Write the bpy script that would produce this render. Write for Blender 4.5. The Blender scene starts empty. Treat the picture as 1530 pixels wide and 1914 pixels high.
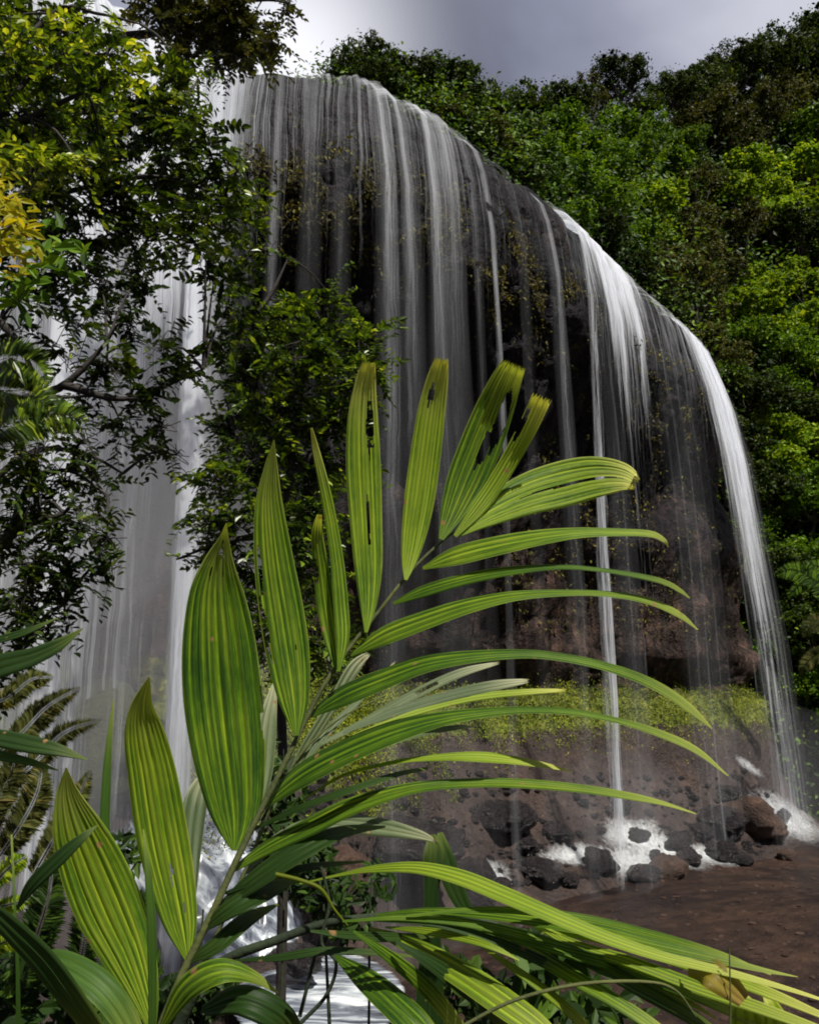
import bpy, math, random
import numpy as np
from mathutils import Vector, noise as mnoise
random.seed(7); rng = np.random.default_rng(11)
R = math.radians
sc = bpy.context.scene
C = sc.collection

# ------------------------------------------------------------------ camera
F = 1489.0; PITCH = R(13.0); CAMH = 7.0           # metres above the pool
cam = bpy.data.cameras.new("camera"); co = bpy.data.objects.new("camera", cam); C.objects.link(co)
cam.sensor_fit = 'VERTICAL'; cam.sensor_height = 36.0; cam.lens = 36.0 * F / 1914.0
cam.clip_start = 0.05; cam.clip_end = 3000
co.location = (0, 0, CAMH); co.rotation_euler = (R(90) + PITCH, 0, 0)
sc.camera = co

# ------------------------------------------------------------------ light
SUN_EL, SUN_AZ = R(56), R(150)        # azimuth clockwise from +Y (view direction)
sd = Vector((math.sin(SUN_AZ) * math.cos(SUN_EL), math.cos(SUN_AZ) * math.cos(SUN_EL), math.sin(SUN_EL)))
sl = bpy.data.lights.new("sun", 'SUN'); sl.energy = 5.0; sl.angle = R(0.6); sl.color = (1.0, .95, .85)
so = bpy.data.objects.new("sun", sl); C.objects.link(so)
so.rotation_euler = sd.to_track_quat('Z', 'Y').to_euler()
w = bpy.data.worlds.new("World"); sc.world = w; w.use_nodes = True
nt = w.node_tree; nt.nodes.clear()
def wn(t, **k):
    n = nt.nodes.new(t)
    for a, b in k.items(): setattr(n, a, b)
    return n
sky = wn('ShaderNodeTexSky'); sky.sky_type = 'NISHITA'; sky.sun_disc = False
sky.sun_elevation = SUN_EL; sky.sun_rotation = SUN_AZ
bgs = wn('ShaderNodeBackground'); bgs.inputs[1].default_value = 0.06
nt.links.new(sky.outputs[0], bgs.inputs[0])
tc = wn('ShaderNodeTexCoord')
nz = wn('ShaderNodeTexNoise'); nz.inputs['Scale'].default_value = 2.0; nz.inputs['Detail'].default_value = 5
nz.inputs['Roughness'].default_value = .5; nz.inputs['Distortion'].default_value = .3
mp = wn('ShaderNodeMapping'); mp.inputs['Location'].default_value = (1.45, .0, -.62); mp.inputs['Scale'].default_value = (1, 1, 1.2)
nt.links.new(tc.outputs['Generated'], mp.inputs[0]); nt.links.new(mp.outputs[0], nz.inputs['Vector'])
cr = wn('ShaderNodeValToRGB'); cr.color_ramp.elements[0].position = .36; cr.color_ramp.elements[0].color = (.12, .125, .17, 1)
cr.color_ramp.elements[1].position = .68; cr.color_ramp.elements[1].color = (.55, .56, .64, 1)
e = cr.color_ramp.elements.new(.52); e.color = (.27, .28, .36, 1)
nt.links.new(nz.outputs['Fac'], cr.inputs[0])
# bright breaks in the cloud: two directions in the sky
def glow(d, pw, s):
    v = wn('ShaderNodeVectorMath', operation='DOT_PRODUCT'); nrm = wn('ShaderNodeVectorMath', operation='NORMALIZE')
    nt.links.new(tc.outputs['Generated'], nrm.inputs[0]); nt.links.new(nrm.outputs[0], v.inputs[0]); v.inputs[1].default_value = Vector(d).normalized()
    m = wn('ShaderNodeMath', operation='POWER', use_clamp=True); nt.links.new(v.outputs['Value'], m.inputs[0]); m.inputs[1].default_value = pw
    k = wn('ShaderNodeMath', operation='MULTIPLY'); nt.links.new(m.outputs[0], k.inputs[0]); k.inputs[1].default_value = s
    return k
def raydir(px, py):
    a = (px - 765) / F; b = (957 - py) / F
    return Vector((a, math.cos(PITCH) - b * math.sin(PITCH), math.sin(PITCH) + b * math.cos(PITCH)))
g1 = glow(raydir(545, 105), 150, .9); g2 = glow(raydir(1600, -20), 90, .45)
ga = wn('ShaderNodeMath', operation='ADD'); nt.links.new(g1.outputs[0], ga.inputs[0]); nt.links.new(g2.outputs[0], ga.inputs[1])
mx = wn('ShaderNodeMix', data_type='RGBA'); mx.inputs['B'].default_value = (1.05, 1.05, 1.1, 1)
nt.links.new(ga.outputs[0], mx.inputs['Factor']); nt.links.new(cr.outputs[0], mx.inputs['A'])
bgc = wn('ShaderNodeBackground')
# unseen cloud overhead and behind dimmed to cut ambient light; full brightness in front
sx = wn('ShaderNodeSeparateXYZ'); nr0 = wn('ShaderNodeVectorMath', operation='NORMALIZE'); nt.links.new(tc.outputs['Generated'], nr0.inputs[0]); nt.links.new(nr0.outputs[0], sx.inputs[0])
mr0 = wn('ShaderNodeMapRange'); mr0.inputs['From Min'].default_value = -.4; mr0.inputs['From Max'].default_value = .5; mr0.inputs['To Min'].default_value = .45; mr0.inputs['To Max'].default_value = 1.0
nt.links.new(sx.outputs['Y'], mr0.inputs['Value']); nt.links.new(mr0.outputs[0], bgc.inputs[1])
nt.links.new(mx.outputs['Result'], bgc.inputs[0])
ms = wn('ShaderNodeMixShader'); ms.inputs[0].default_value = .82
wo = wn('ShaderNodeOutputWorld')
nt.links.new(bgs.outputs[0], ms.inputs[1]); nt.links.new(bgc.outputs[0], ms.inputs[2]); nt.links.new(ms.outputs[0], wo.inputs[0])
sc.view_settings.view_transform = 'Standard'; sc.view_settings.look = 'None'; sc.view_settings.gamma = 1
sc.view_settings.exposure = 0.35
cy = sc.cycles
cy.max_bounces = 6; cy.diffuse_bounces = 2; cy.glossy_bounces = 2; cy.transmission_bounces = 3
cy.transparent_max_bounces = 24; cy.volume_bounces = 1; cy.filter_width = 1.9; cy.sample_clamp_indirect = 4
cy.use_denoising = True

# ------------------------------------------------------------------ helpers
def at(px, py, Y):
    r = raydir(px, py); t = Y / r.y
    return Vector((r.x * t, Y, CAMH + r.z * t))
def atz(px, py, z):
    r = raydir(px, py); t = (z - CAMH) / r.z
    return Vector((r.x * t, r.y * t, z))
def proj(p):
    z = p[2] - CAMH; c = p[1] * math.cos(PITCH) + z * math.sin(PITCH); u = -p[1] * math.sin(PITCH) + z * math.cos(PITCH)
    return 765 + F * p[0] / c, 957 - F * u / c
def tag(o, label=None, cat=None, group=None, kind=None):
    if label: o['label'] = label
    if cat: o['category'] = cat
    if group: o['group'] = group
    if kind: o['kind'] = kind
    return o
def empty(name, loc, label, cat, group=None):
    o = bpy.data.objects.new(name, None); C.objects.link(o); o.location = loc; o.empty_display_size = .2
    return tag(o, label, cat, group)
def mesh_np(name, V, Fc, mat, parent=None, attrs=None, smooth=True, uv=None, loc=None):
    """V (n,3), Fc (m,k) index array. attrs {name:(domain, values)}; verts are world, parent offset removed."""
    V = np.asarray(V, dtype=np.float32); Fc = np.asarray(Fc, dtype=np.int32)
    off = np.zeros(3, np.float32)
    if parent is not None:
        p = parent; off = np.array(p.location, np.float32)
        while p.parent is not None: p = p.parent; off = off + np.array(p.location, np.float32)
    elif loc is not None: off = np.array(loc, np.float32)
    me = bpy.data.meshes.new(name); n, k = Fc.shape
    me.vertices.add(len(V)); me.vertices.foreach_set('co', (V - off).ravel())
    me.loops.add(n * k); me.loops.foreach_set('vertex_index', Fc.ravel())
    me.polygons.add(n); me.polygons.foreach_set('loop_start', np.arange(0, n * k, k, dtype=np.int32))
    me.polygons.foreach_set('loop_total', np.full(n, k, dtype=np.int32))
    me.polygons.foreach_set('use_smooth', np.full(n, smooth, dtype=bool))
    me.update(calc_edges=True)
    if uv is not None:
        l = me.uv_layers.new(name='UVMap'); l.data.foreach_set('uv', np.asarray(uv, np.float32)[Fc.ravel()].ravel())
    for a, (dom, val) in (attrs or {}).items():
        at_ = me.attributes.new(a, 'FLOAT', dom); at_.data.foreach_set('value', np.asarray(val, np.float32))
    me.materials.append(mat)
    o = bpy.data.objects.new(name, me); C.objects.link(o)
    if parent is not None: o.parent = parent
    elif loc is not None: o.location = loc
    return o
def grid_faces(nu, nv):
    i = np.arange(nu - 1)[:, None] * nv + np.arange(nv - 1)[None, :]
    i = i.ravel(); return np.stack([i, i + nv, i + nv + 1, i + 1], 1)
def catmull(pts, n):
    pts = np.array(pts, float); m = len(pts); P = np.vstack([2 * pts[0] - pts[1], pts, 2 * pts[-1] - pts[-2]])
    t = np.linspace(0, m - 1, n); i = np.minimum(t.astype(int), m - 2); u = (t - i)[:, None]
    a, b, c, d = P[i], P[i + 1], P[i + 2], P[i + 3]
    return .5 * (2 * b + (c - a) * u + (2 * a - 5 * b + 4 * c - d) * u ** 2 + (3 * b - a - 3 * c + d) * u ** 3)
def tube(pts, radii, sides=7, n=None):
    P = catmull(pts, n) if n else np.array(pts, float)
    rr = np.interp(np.linspace(0, 1, len(P)), np.linspace(0, 1, len(radii)), radii)
    T = np.gradient(P, axis=0); T /= np.linalg.norm(T, axis=1)[:, None] + 1e-9
    ref = np.array([.31, .17, .93]); ref = ref if abs(T[0] @ ref) < .9 else np.array([1., 0, 0])
    A = np.cross(T, ref); A /= np.linalg.norm(A, axis=1)[:, None] + 1e-9; B = np.cross(T, A)
    an = np.linspace(0, 2 * math.pi, sides, endpoint=False)
    V = P[:, None, :] + rr[:, None, None] * (np.cos(an)[None, :, None] * A[:, None, :] + np.sin(an)[None, :, None] * B[:, None, :])
    i = np.arange(len(P) - 1)[:, None] * sides; j = np.arange(sides)[None, :]; j2 = (j + 1) % sides
    Fc = np.stack([i + j, i + j2, i + sides + j2, i + sides + j], -1).reshape(-1, 4)
    return V.reshape(-1, 3), Fc
def join(parts):
    Vs, Fs, o = [], [], 0
    for V, Fc in parts: Vs.append(V); Fs.append(Fc + o); o += len(V)
    return np.vstack(Vs), np.vstack(Fs)
def fbm(p, sc_=1.0, octv=4):
    return mnoise.fractal(Vector((p[0] * sc_, p[1] * sc_, p[2] * sc_)), 1.0, 2.0, octv)
def vn(P, s, octv=4):
    return np.array([mnoise.fractal(Vector((float(a) * s, float(b) * s, float(c) * s)), 1.0, 2.0, octv) for a, b, c in P])

# ------------------------------------------------------------------ materials
def mat(name):
    m = bpy.data.materials.new(name); m.use_nodes = True; t = m.node_tree; t.nodes.clear()
    return m, t
def N(t, typ, **k):
    n = t.nodes.new(typ)
    for a, b in k.items(): setattr(n, a, b)
    return n
def ramp(t, src, stops, interp='LINEAR'):
    r = N(t, 'ShaderNodeValToRGB'); r.color_ramp.interpolation = interp
    els = r.color_ramp.elements
    while len(els) > 1: els.remove(els[-1])
    els[0].position = stops[0][0]; els[0].color = (*stops[0][1], 1)
    for p, c in stops[1:]:
        e = els.new(p); e.color = (*c, 1)
    if src is not None: t.links.new(src, r.inputs[0])
    return r
def noise(t, scale, detail=4, rough=.55, vec=None, dist=0.0):
    n = N(t, 'ShaderNodeTexNoise'); n.inputs['Scale'].default_value = scale; n.inputs['Detail'].default_value = detail
    n.inputs['Roughness'].default_value = rough; n.inputs['Distortion'].default_value = dist
    if vec is not None: t.links.new(vec, n.inputs['Vector'])
    return n
def mixc(t, fac, a, b, mode='MIX'):
    m = N(t, 'ShaderNodeMix', data_type='RGBA', blend_type=mode)
    for s, k in ((fac, 'Factor'), (a, 'A'), (b, 'B')):
        if hasattr(s, 'links'): t.links.new(s, m.inputs[k])
        else: m.inputs[k].default_value = s if k == 'Factor' else (*s, 1)
    return m.outputs['Result']
def math_(t, op, a, b=None, clamp=False):
    m = N(t, 'ShaderNodeMath', operation=op, use_clamp=clamp)
    for i, s in enumerate((a, b)):
        if s is None: continue
        if hasattr(s, 'links'): t.links.new(s, m.inputs[i])
        else: m.inputs[i].default_value = s
    return m.outputs[0]
def leafmat(name, stops, trans=.35, rough=.5, spec=.18, objvar=.6):
    m, t = mat(name)
    a = N(t, 'ShaderNodeAttribute', attribute_name='var')
    oi = N(t, 'ShaderNodeObjectInfo')
    col = ramp(t, a.outputs['Fac'], stops).outputs[0]
    hsv = N(t, 'ShaderNodeHueSaturation'); t.links.new(col, hsv.inputs['Color'])
    v = math_(t, 'ADD', math_(t, 'MULTIPLY', oi.outputs['Random'], objvar), 1 - objvar / 2)
    t.links.new(v, hsv.inputs['Value'])
    col = hsv.outputs[0]
    p = N(t, 'ShaderNodeBsdfPrincipled'); p.inputs['Roughness'].default_value = rough; p.inputs['Specular IOR Level'].default_value = spec
    t.links.new(col, p.inputs['Base Color'])
    tr = N(t, 'ShaderNodeBsdfTranslucent'); tcx = mixc(t, 1.0, col, (1.5, 1.35, .5), 'MULTIPLY'); t.links.new(tcx, tr.inputs[0])
    mm = N(t, 'ShaderNodeMixShader'); mm.inputs[0].default_value = trans
    t.links.new(p.outputs[0], mm.inputs[1]); t.links.new(tr.outputs[0], mm.inputs[2])
    o = N(t, 'ShaderNodeOutputMaterial'); t.links.new(mm.outputs[0], o.inputs[0])
    return m
M = {}
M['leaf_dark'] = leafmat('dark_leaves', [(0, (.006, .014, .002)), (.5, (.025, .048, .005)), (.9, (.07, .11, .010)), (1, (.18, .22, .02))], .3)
M['leaf_mid'] = leafmat('green_leaves', [(0, (.018, .045, .003)), (.45, (.07, .15, .007)), (.85, (.16, .28, .012)), (1, (.30, .38, .03))], .35)
M['leaf_olive'] = leafmat('olive_leaves', [(0, (.025, .03, .006)), (.5, (.06, .068, .016)), (.9, (.11, .12, .03)), (1, (.2, .16, .05))], .3)
M['leaf_bright'] = leafmat('bright_leaves', [(0, (.04, .09, .004)), (.45, (.15, .26, .008)), (1, (.36, .44, .03))], .4)
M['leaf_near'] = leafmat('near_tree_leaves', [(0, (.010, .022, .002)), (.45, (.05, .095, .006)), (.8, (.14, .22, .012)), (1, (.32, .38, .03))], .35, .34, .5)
M['leaf_under'] = leafmat('understory_leaves', [(0, (.006, .014, .003)), (.6, (.018, .042, .006)), (1, (.06, .11, .012))], .25)
M['leaf_under2'] = leafmat('hill_undergrowth_leaves', [(0, (.004, .012, .002)), (.45, (.025, .06, .005)), (.8, (.09, .17, .01)), (1, (.14, .22, .01))], .3)
M['leaf_painted_sun'] = leafmat('sun_painted_leaves', [(0, (.012, .03, .002)), (.4, (.075, .13, .007)), (.8, (.25, .32, .02)), (1, (.5, .52, .06))], .4, .34, .5)  # brighter take on the near-tree leaves: sunlight put into the leaf colour
M['leaf_yellow'] = leafmat('yellow_leaves', [(0, (.16, .2, .01)), (.5, (.45, .42, .02)), (.8, (.6, .5, .02)), (1, (.5, .25, .02))], .45)
M['moss_leaf'] = leafmat('cliff_plant_leaves', [(0, (.02, .018, .008)), (.45, (.06, .05, .014)), (.8, (.11, .11, .018)), (1, (.2, .16, .02))], .25, .7, .2)
M['moss_green'] = leafmat('ledge_moss', [(0, (.03, .04, .006)), (.5, (.13, .17, .015)), (.85, (.26, .30, .025)), (1, (.4, .34, .04))], .25, .8, .1)
def barkmat(name, c1, c2):
    m, t = mat(name); tc = N(t, 'ShaderNodeTexCoord')
    n = noise(t, 9, 5, .6, tc.outputs['Object'])
    col = ramp(t, n.outputs[0], [(.3, c1), (.7, c2)]).outputs[0]
    p = N(t, 'ShaderNodeBsdfPrincipled'); p.inputs['Roughness'].default_value = .8; t.links.new(col, p.inputs['Base Color'])
    b = N(t, 'ShaderNodeBump'); b.inputs['Strength'].default_value = .5; b.inputs['Distance'].default_value = .03
    t.links.new(n.outputs[0], b.inputs['Height']); t.links.new(b.outputs[0], p.inputs['Normal'])
    o = N(t, 'ShaderNodeOutputMaterial'); t.links.new(p.outputs[0], o.inputs[0]); return m
M['bark'] = barkmat('bark', (.02, .014, .010), (.075, .055, .04))
M['bark_dark'] = barkmat('dark_bark', (.008, .006, .005), (.03, .022, .018))
M['bark_pale'] = barkmat('pale_bark', (.03, .025, .02), (.10, .085, .065))
M['stem'] = barkmat('green_stem', (.03, .04, .008), (.09, .10, .02))
M['stem_dark'] = barkmat('dark_stem', (.006, .012, .004), (.02, .035, .01))
def rockmat(name, stops, moss=None, rough=(.35, .75), scale=.5, bump=.35, mossamt=.6, zred=None, spec=.4, streak=False):
    m, t = mat(name); g = N(t, 'ShaderNodeNewGeometry')
    pos = g.outputs['Position']
    n1 = noise(t, scale, 7, .65, pos, .3); n2 = noise(t, scale * 7, 6, .65, pos)
    f = math_(t, 'ADD', math_(t, 'MULTIPLY', n1.outputs[0], .6), math_(t, 'MULTIPLY', n2.outputs[0], .4))
    col = ramp(t, f, stops).outputs[0]
    if zred:
        s = N(t, 'ShaderNodeSeparateXYZ'); t.links.new(pos, s.inputs[0])
        mr = N(t, 'ShaderNodeMapRange'); mr.inputs['From Min'].default_value = zred[0]; mr.inputs['From Max'].default_value = zred[1]
        t.links.new(math_(t, 'ADD', s.outputs['Z'], math_(t, 'MULTIPLY', n1.outputs[0], 6)), mr.inputs['Value'])
        c2 = ramp(t, f, zred[2]).outputs[0]
        col = mixc(t, mr.outputs[0], c2, col)
    if moss:
        n3 = noise(t, scale * 2.2, 6, .7, pos, .5)
        a = N(t, 'ShaderNodeAttribute', attribute_name='moss')
        k = math_(t, 'ADD', n3.outputs[0], a.outputs['Fac'])
        k2 = math_(t, 'MULTIPLY', math_(t, 'SUBTRACT', k, mossamt), 7, True)
        mc = ramp(t, n2.outputs[0], moss).outputs[0]
        col = mixc(t, k2, col, mc)
    if streak:
        mps = N(t, 'ShaderNodeMapping'); mps.inputs['Scale'].default_value = (2.6, 2.6, .10); t.links.new(pos, mps.inputs[0])
        ns = noise(t, 1.0, 6, .7, mps.outputs[0], .1)
        col = mixc(t, 1.0, col, ramp(t, ns.outputs[0], [(.36, (.25, .25, .28)), (.5, (.8, .8, .85)), (.66, (2.6, 2.3, 2.3))]).outputs[0], 'MULTIPLY')
    p = N(t, 'ShaderNodeBsdfPrincipled'); t.links.new(col, p.inputs['Base Color']); p.inputs['Specular IOR Level'].default_value = spec
    rr = N(t, 'ShaderNodeMapRange'); rr.inputs['To Min'].default_value = rough[0]; rr.inputs['To Max'].default_value = rough[1]
    t.links.new(n2.outputs[0], rr.inputs['Value']); t.links.new(rr.outputs[0], p.inputs['Roughness'])
    b = N(t, 'ShaderNodeBump'); b.inputs['Strength'].default_value = bump * 2; b.inputs['Distance'].default_value = .25
    hh = math_(t, 'ADD', n2.outputs[0], math_(t, 'MULTIPLY', noise(t, scale * 22, 4, .6, pos).outputs[0], .4))
    t.links.new(hh, b.inputs['Height']); t.links.new(b.outputs[0], p.inputs['Normal'])
    o = N(t, 'ShaderNodeOutputMaterial'); t.links.new(p.outputs[0], o.inputs[0]); return m
DARKROCK = [(.35, (.0015, .0015, .002)), (.52, (.006, .005, .007)), (.62, (.024, .016, .014)), (.74, (.09, .055, .038))]
REDROCK = [(.36, (.006, .004, .004)), (.5, (.026, .017, .013)), (.62, (.065, .042, .031)), (.75, (.16, .11, .08))]
M['cliff'] = rockmat('wet_cliff_rock', DARKROCK, [(.3, (.012, .014, .004)), (.55, (.06, .07, .012)), (.7, (.13, .12, .02))], scale=.35, zred=(14, 19, REDROCK), bump=.5, spec=.15, streak=True)
M['talus'] = rockmat('talus_rock', [(.3, (.012, .008, .008)), (.5, (.045, .03, .026)), (.65, (.095, .062, .05)), (.78, (.17, .12, .10))],
                     [(.3, (.04, .05, .008)), (.5, (.12, .15, .016)), (.7, (.26, .26, .03))], scale=.55, bump=.5)
M['boulder'] = rockmat('dark_boulder', [(.3, (.006, .005, .006)), (.5, (.02, .016, .018)), (.7, (.055, .042, .04))], None, (.12, .45), .9, .5)
M['mist'] = None
M['boulder_brown'] = rockmat('brown_boulder', [(.3, (.015, .009, .007)), (.5, (.06, .034, .024)), (.7, (.15, .085, .06))], None, (.35, .8), 1.2, .4)
M['mossrock'] = rockmat('mossy_rock', [(.3, (.02, .02, .014)), (.6, (.06, .05, .04))], [(.3, (.02, .026, .006)), (.6, (.06, .07, .014))], scale=.9, mossamt=.35)
M['mud'] = rockmat('brown_mud', [(.32, (.006, .004, .005)), (.46, (.017, .010, .009)), (.56, (.038, .022, .016)), (.68, (.085, .042, .026))], None, (.3, .7), .2, .3, spec=.3)
M['soil'] = rockmat('bank_soil', [(.3, (.012, .009, .006)), (.7, (.05, .036, .025))], None, (.7, .95), 1.0, .3)
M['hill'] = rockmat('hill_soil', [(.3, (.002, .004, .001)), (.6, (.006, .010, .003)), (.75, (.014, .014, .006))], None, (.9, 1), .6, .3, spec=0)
def watermat(name, us=6.0, vs=.10, lo=.42, hi=.62, col=(.84, .87, .94), base=0.0, fine=.35, amax=1.0, trans=.45, sharp=4.5):
    """falling water: alpha = density attribute x long streaks. UV in metres (across, down)."""
    m, t = mat(name); uv = N(t, 'ShaderNodeUVMap'); uv.uv_map = 'UVMap'
    mw = N(t, 'ShaderNodeMapping'); mw.inputs['Scale'].default_value = (.9, .45, 1); t.links.new(uv.outputs[0], mw.inputs[0]); nw = noise(t, 1.0, 3, .6, mw.outputs[0])
    wv = N(t, 'ShaderNodeCombineXYZ'); t.links.new(math_(t, 'MULTIPLY', nw.outputs[0], .26), wv.inputs[0])
    wa = N(t, 'ShaderNodeVectorMath', operation='ADD'); t.links.new(uv.outputs[0], wa.inputs[0]); t.links.new(wv.outputs[0], wa.inputs[1]); uv = wa
    mp = N(t, 'ShaderNodeMapping'); mp.inputs['Scale'].default_value = (us, vs, 1); t.links.new(uv.outputs[0], mp.inputs[0])
    n1 = noise(t, 1.0, 3, .6, mp.outputs[0], .15)
    mp2 = N(t, 'ShaderNodeMapping'); mp2.inputs['Scale'].default_value = (us * 4.3, vs * 3.5, 1); t.links.new(uv.outputs[0], mp2.inputs[0])
    n2 = noise(t, 1.0, 4, .65, mp2.outputs[0], .2)
    s = math_(t, 'ADD', math_(t, 'MULTIPLY', n1.outputs[0], 1 - fine), math_(t, 'MULTIPLY', n2.outputs[0], fine))
    d = N(t, 'ShaderNodeAttribute', attribute_name='dens').outputs['Fac']
    # streak threshold slides with density: dense water closes up, thin water breaks into threads
    th = math_(t, 'SUBTRACT', hi, math_(t, 'MULTIPLY', d, hi - lo + .12))
    k = math_(t, 'MULTIPLY', math_(t, 'SUBTRACT', s, th), sharp, True)
    al = math_(t, 'MULTIPLY', math_(t, 'ADD', math_(t, 'MULTIPLY', k, 1 - base), base), math_(t, 'MULTIPLY', d, 1.5, True))
    mv = N(t, 'ShaderNodeMapping'); mv.inputs['Scale'].default_value = (1.6, .35, 1); t.links.new(uv.outputs[0], mv.inputs[0]); nv_ = noise(t, 1.0, 3, .6, mv.outputs[0])
    al = math_(t, 'MULTIPLY', al, math_(t, 'ADD', math_(t, 'MULTIPLY', nv_.outputs[0], 1.3), .35))
    al = math_(t, 'MULTIPLY', al, amax, True)
    p = N(t, 'ShaderNodeBsdfDiffuse'); p.inputs[0].default_value = (*col, 1)
    tr = N(t, 'ShaderNodeBsdfTranslucent'); tr.inputs[0].default_value = (*col, 1)
    m1 = N(t, 'ShaderNodeMixShader'); m1.inputs[0].default_value = trans
    t.links.new(p.outputs[0], m1.inputs[1]); t.links.new(tr.outputs[0], m1.inputs[2])
    tp = N(t, 'ShaderNodeBsdfTransparent'); m2 = N(t, 'ShaderNodeMixShader'); t.links.new(al, m2.inputs[0])
    t.links.new(tp.outputs[0], m2.inputs[1]); t.links.new(m1.outputs[0], m2.inputs[2])
    o = N(t, 'ShaderNodeOutputMaterial'); t.links.new(m2.outputs[0], o.inputs[0]); return m
M['veil'] = watermat('water_veil', 6.5, .045, .42, .665, fine=.5, amax=.85, sharp=3.8)
M['plume'] = watermat('water_plume', 4.0, .06, .38, .64, fine=.5, amax=1.0)
M['stream'] = watermat('water_stream', 6.0, .06, .36, .63, fine=.5, base=.12, amax=.62, sharp=3.0)
M['spray'] = watermat('water_spray', 1.0, .03, .35, .6, fine=.25, base=.5, amax=.2)
def foammat():
    m, t = mat('foam'); g = N(t, 'ShaderNodeNewGeometry')
    n = noise(t, 3.6, 8, .8, g.outputs['Position'], 1.6); d = N(t, 'ShaderNodeAttribute', attribute_name='dens').outputs['Fac']
    k = math_(t, 'MULTIPLY', math_(t, 'SUBTRACT', math_(t, 'ADD', n.outputs[0], math_(t, 'MULTIPLY', d, .66)), .82), 1.5, True)
    p = N(t, 'ShaderNodeBsdfPrincipled'); p.inputs['Base Color'].default_value = (.8, .83, .86, 1); p.inputs['Roughness'].default_value = .5
    b = N(t, 'ShaderNodeBump'); b.inputs['Strength'].default_value = .3; b.inputs['Distance'].default_value = .06
    t.links.new(noise(t, 4, 4, .6, g.outputs['Position']).outputs[0], b.inputs['Height']); t.links.new(b.outputs[0], p.inputs['Normal'])
    tp = N(t, 'ShaderNodeBsdfTransparent'); m2 = N(t, 'ShaderNodeMixShader'); t.links.new(k, m2.inputs[0])
    t.links.new(tp.outputs[0], m2.inputs[1]); t.links.new(p.outputs[0], m2.inputs[2])
    o = N(t, 'ShaderNodeOutputMaterial'); t.links.new(m2.outputs[0], o.inputs[0]); return m
M['foam'] = foammat()
def poolmat():
    m, t = mat('stream_water'); g = N(t, 'ShaderNodeNewGeometry'); mp = N(t, 'ShaderNodeMapping'); mp.inputs['Scale'].default_value = (.5, 2.2, 1); mp.inputs['Rotation'].default_value = (0, 0, .5); t.links.new(g.outputs['Position'], mp.inputs[0])
    n = noise(t, 1.0, 6, .65, mp.outputs[0], 1.0); d = N(t, 'ShaderNodeAttribute', attribute_name='dens').outputs['Fac']
    c = ramp(t, n.outputs[0], [(.38, (.04, .045, .06)), (.5, (.17, .19, .23)), (.58, (.45, .49, .53)), (.68, (.8, .83, .86))]).outputs[0]
    p = N(t, 'ShaderNodeBsdfPrincipled'); t.links.new(c, p.inputs['Base Color']); p.inputs['Roughness'].default_value = .25
    k = math_(t, 'MULTIPLY', math_(t, 'SUBTRACT', math_(t, 'ADD', math_(t, 'MULTIPLY', n.outputs[0], .8), d), .62), 4, True)
    tp = N(t, 'ShaderNodeBsdfTransparent'); m2 = N(t, 'ShaderNodeMixShader'); t.links.new(k, m2.inputs[0]); t.links.new(tp.outputs[0], m2.inputs[1]); t.links.new(p.outputs[0], m2.inputs[2])
    o = N(t, 'ShaderNodeOutputMaterial'); t.links.new(m2.outputs[0], o.inputs[0]); return m
M['pool'] = poolmat()

# ------------------------------------------------------------------ the cliff: a rounded lip running from near left to far right
LZ = 28.5
lip_px = [(-260, -520), (0, -200), (200, 0), (385, 118), (500, 128), (600, 140), (690, 152), (740, 182), (820, 222), (900, 282), (1000, 368), (1060, 402), (1130, 472), (1200, 540), (1260, 592), (1320, 662)]
LP = np.array([list(atz(*p, 27.6))[:2] for p in lip_px])
LP = np.vstack([LP, LP[-1] + np.array([1.2, 3.0]), LP[-1] + np.array([-1.0, 9.0])])
PXS = np.array([p[0] for p in lip_px] + [1345, 1350], float)
_d = np.linalg.norm(np.diff(LP, axis=0), axis=1); SS = np.concatenate([[0], np.cumsum(_d)])
NS = 420; sfine = np.linspace(0, SS[-1], NS)
lc = catmull(LP, 1200); _dl = np.concatenate([[0], np.cumsum(np.linalg.norm(np.diff(lc, axis=0), axis=1))]); _dl *= SS[-1] / _dl[-1]
def lip(s):
    return np.stack([np.interp(s, _dl, lc[:, 0]), np.interp(s, _dl, lc[:, 1])], -1)
def lipn(s):
    e = .8; d = lip(np.minimum(s + e, SS[-1])) - lip(np.maximum(s - e, 0)); d /= np.linalg.norm(d, axis=-1)[..., None] + 1e-9
    return np.stack([d[..., 1], -d[..., 0]], -1)
def s_of_px(px): return float(np.interp(px, PXS, SS))
# foot of the talus: distance outwards from the lip line, by place along it
Bpx = [-260, 200, 385, 500, 690, 820, 1000, 1130, 1260, 1350]; Bv = [4, 4, 3.2, 3.0, .6, -1.6, -1.8, -.6, 1.8, 3.2]
def Bof(s): return np.interp(s, [s_of_px(p) for p in Bpx], Bv)
# upper profile (z, outward offset), lower profile (z, offset relative to foot)
UP = [(28.6, -7.0), (28.65, -4.0), (28.6, -2.4), (28.35, -1.3), (27.9, -.6), (27.2, -.15), (26.2, .1), (24.8, .3), (23.4, .45), (22.4, .4), (21.2, -.2), (20.0, -1.6), (18.2, -3.4), (16, -4.6), (14, -5.2)]
DN = [(12, -7.4), (9.5, -7.2), (8.0, -7.0), (7.4, -6.6), (7.1, -5.6), (6.6, -4.6), (5.6, -3.7), (4.2, -2.8), (2.8, -1.9), (1.5, -1.0), (.6, -.2), (.1, .6), (-.3, 1.8)]
prof = [(z, o, 0) for z, o in UP] + [(z, o, 1) for z, o in DN]
NV = 170; tt = np.linspace(0, 1, NV)
pz = np.interp(tt, np.linspace(0, 1, len(prof)), [p[0] for p in prof])
po = np.interp(tt, np.linspace(0, 1, len(prof)), [p[1] for p in prof])
pf = np.interp(tt, np.linspace(0, 1, len(prof)), [float(p[2]) for p in prof])
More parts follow.
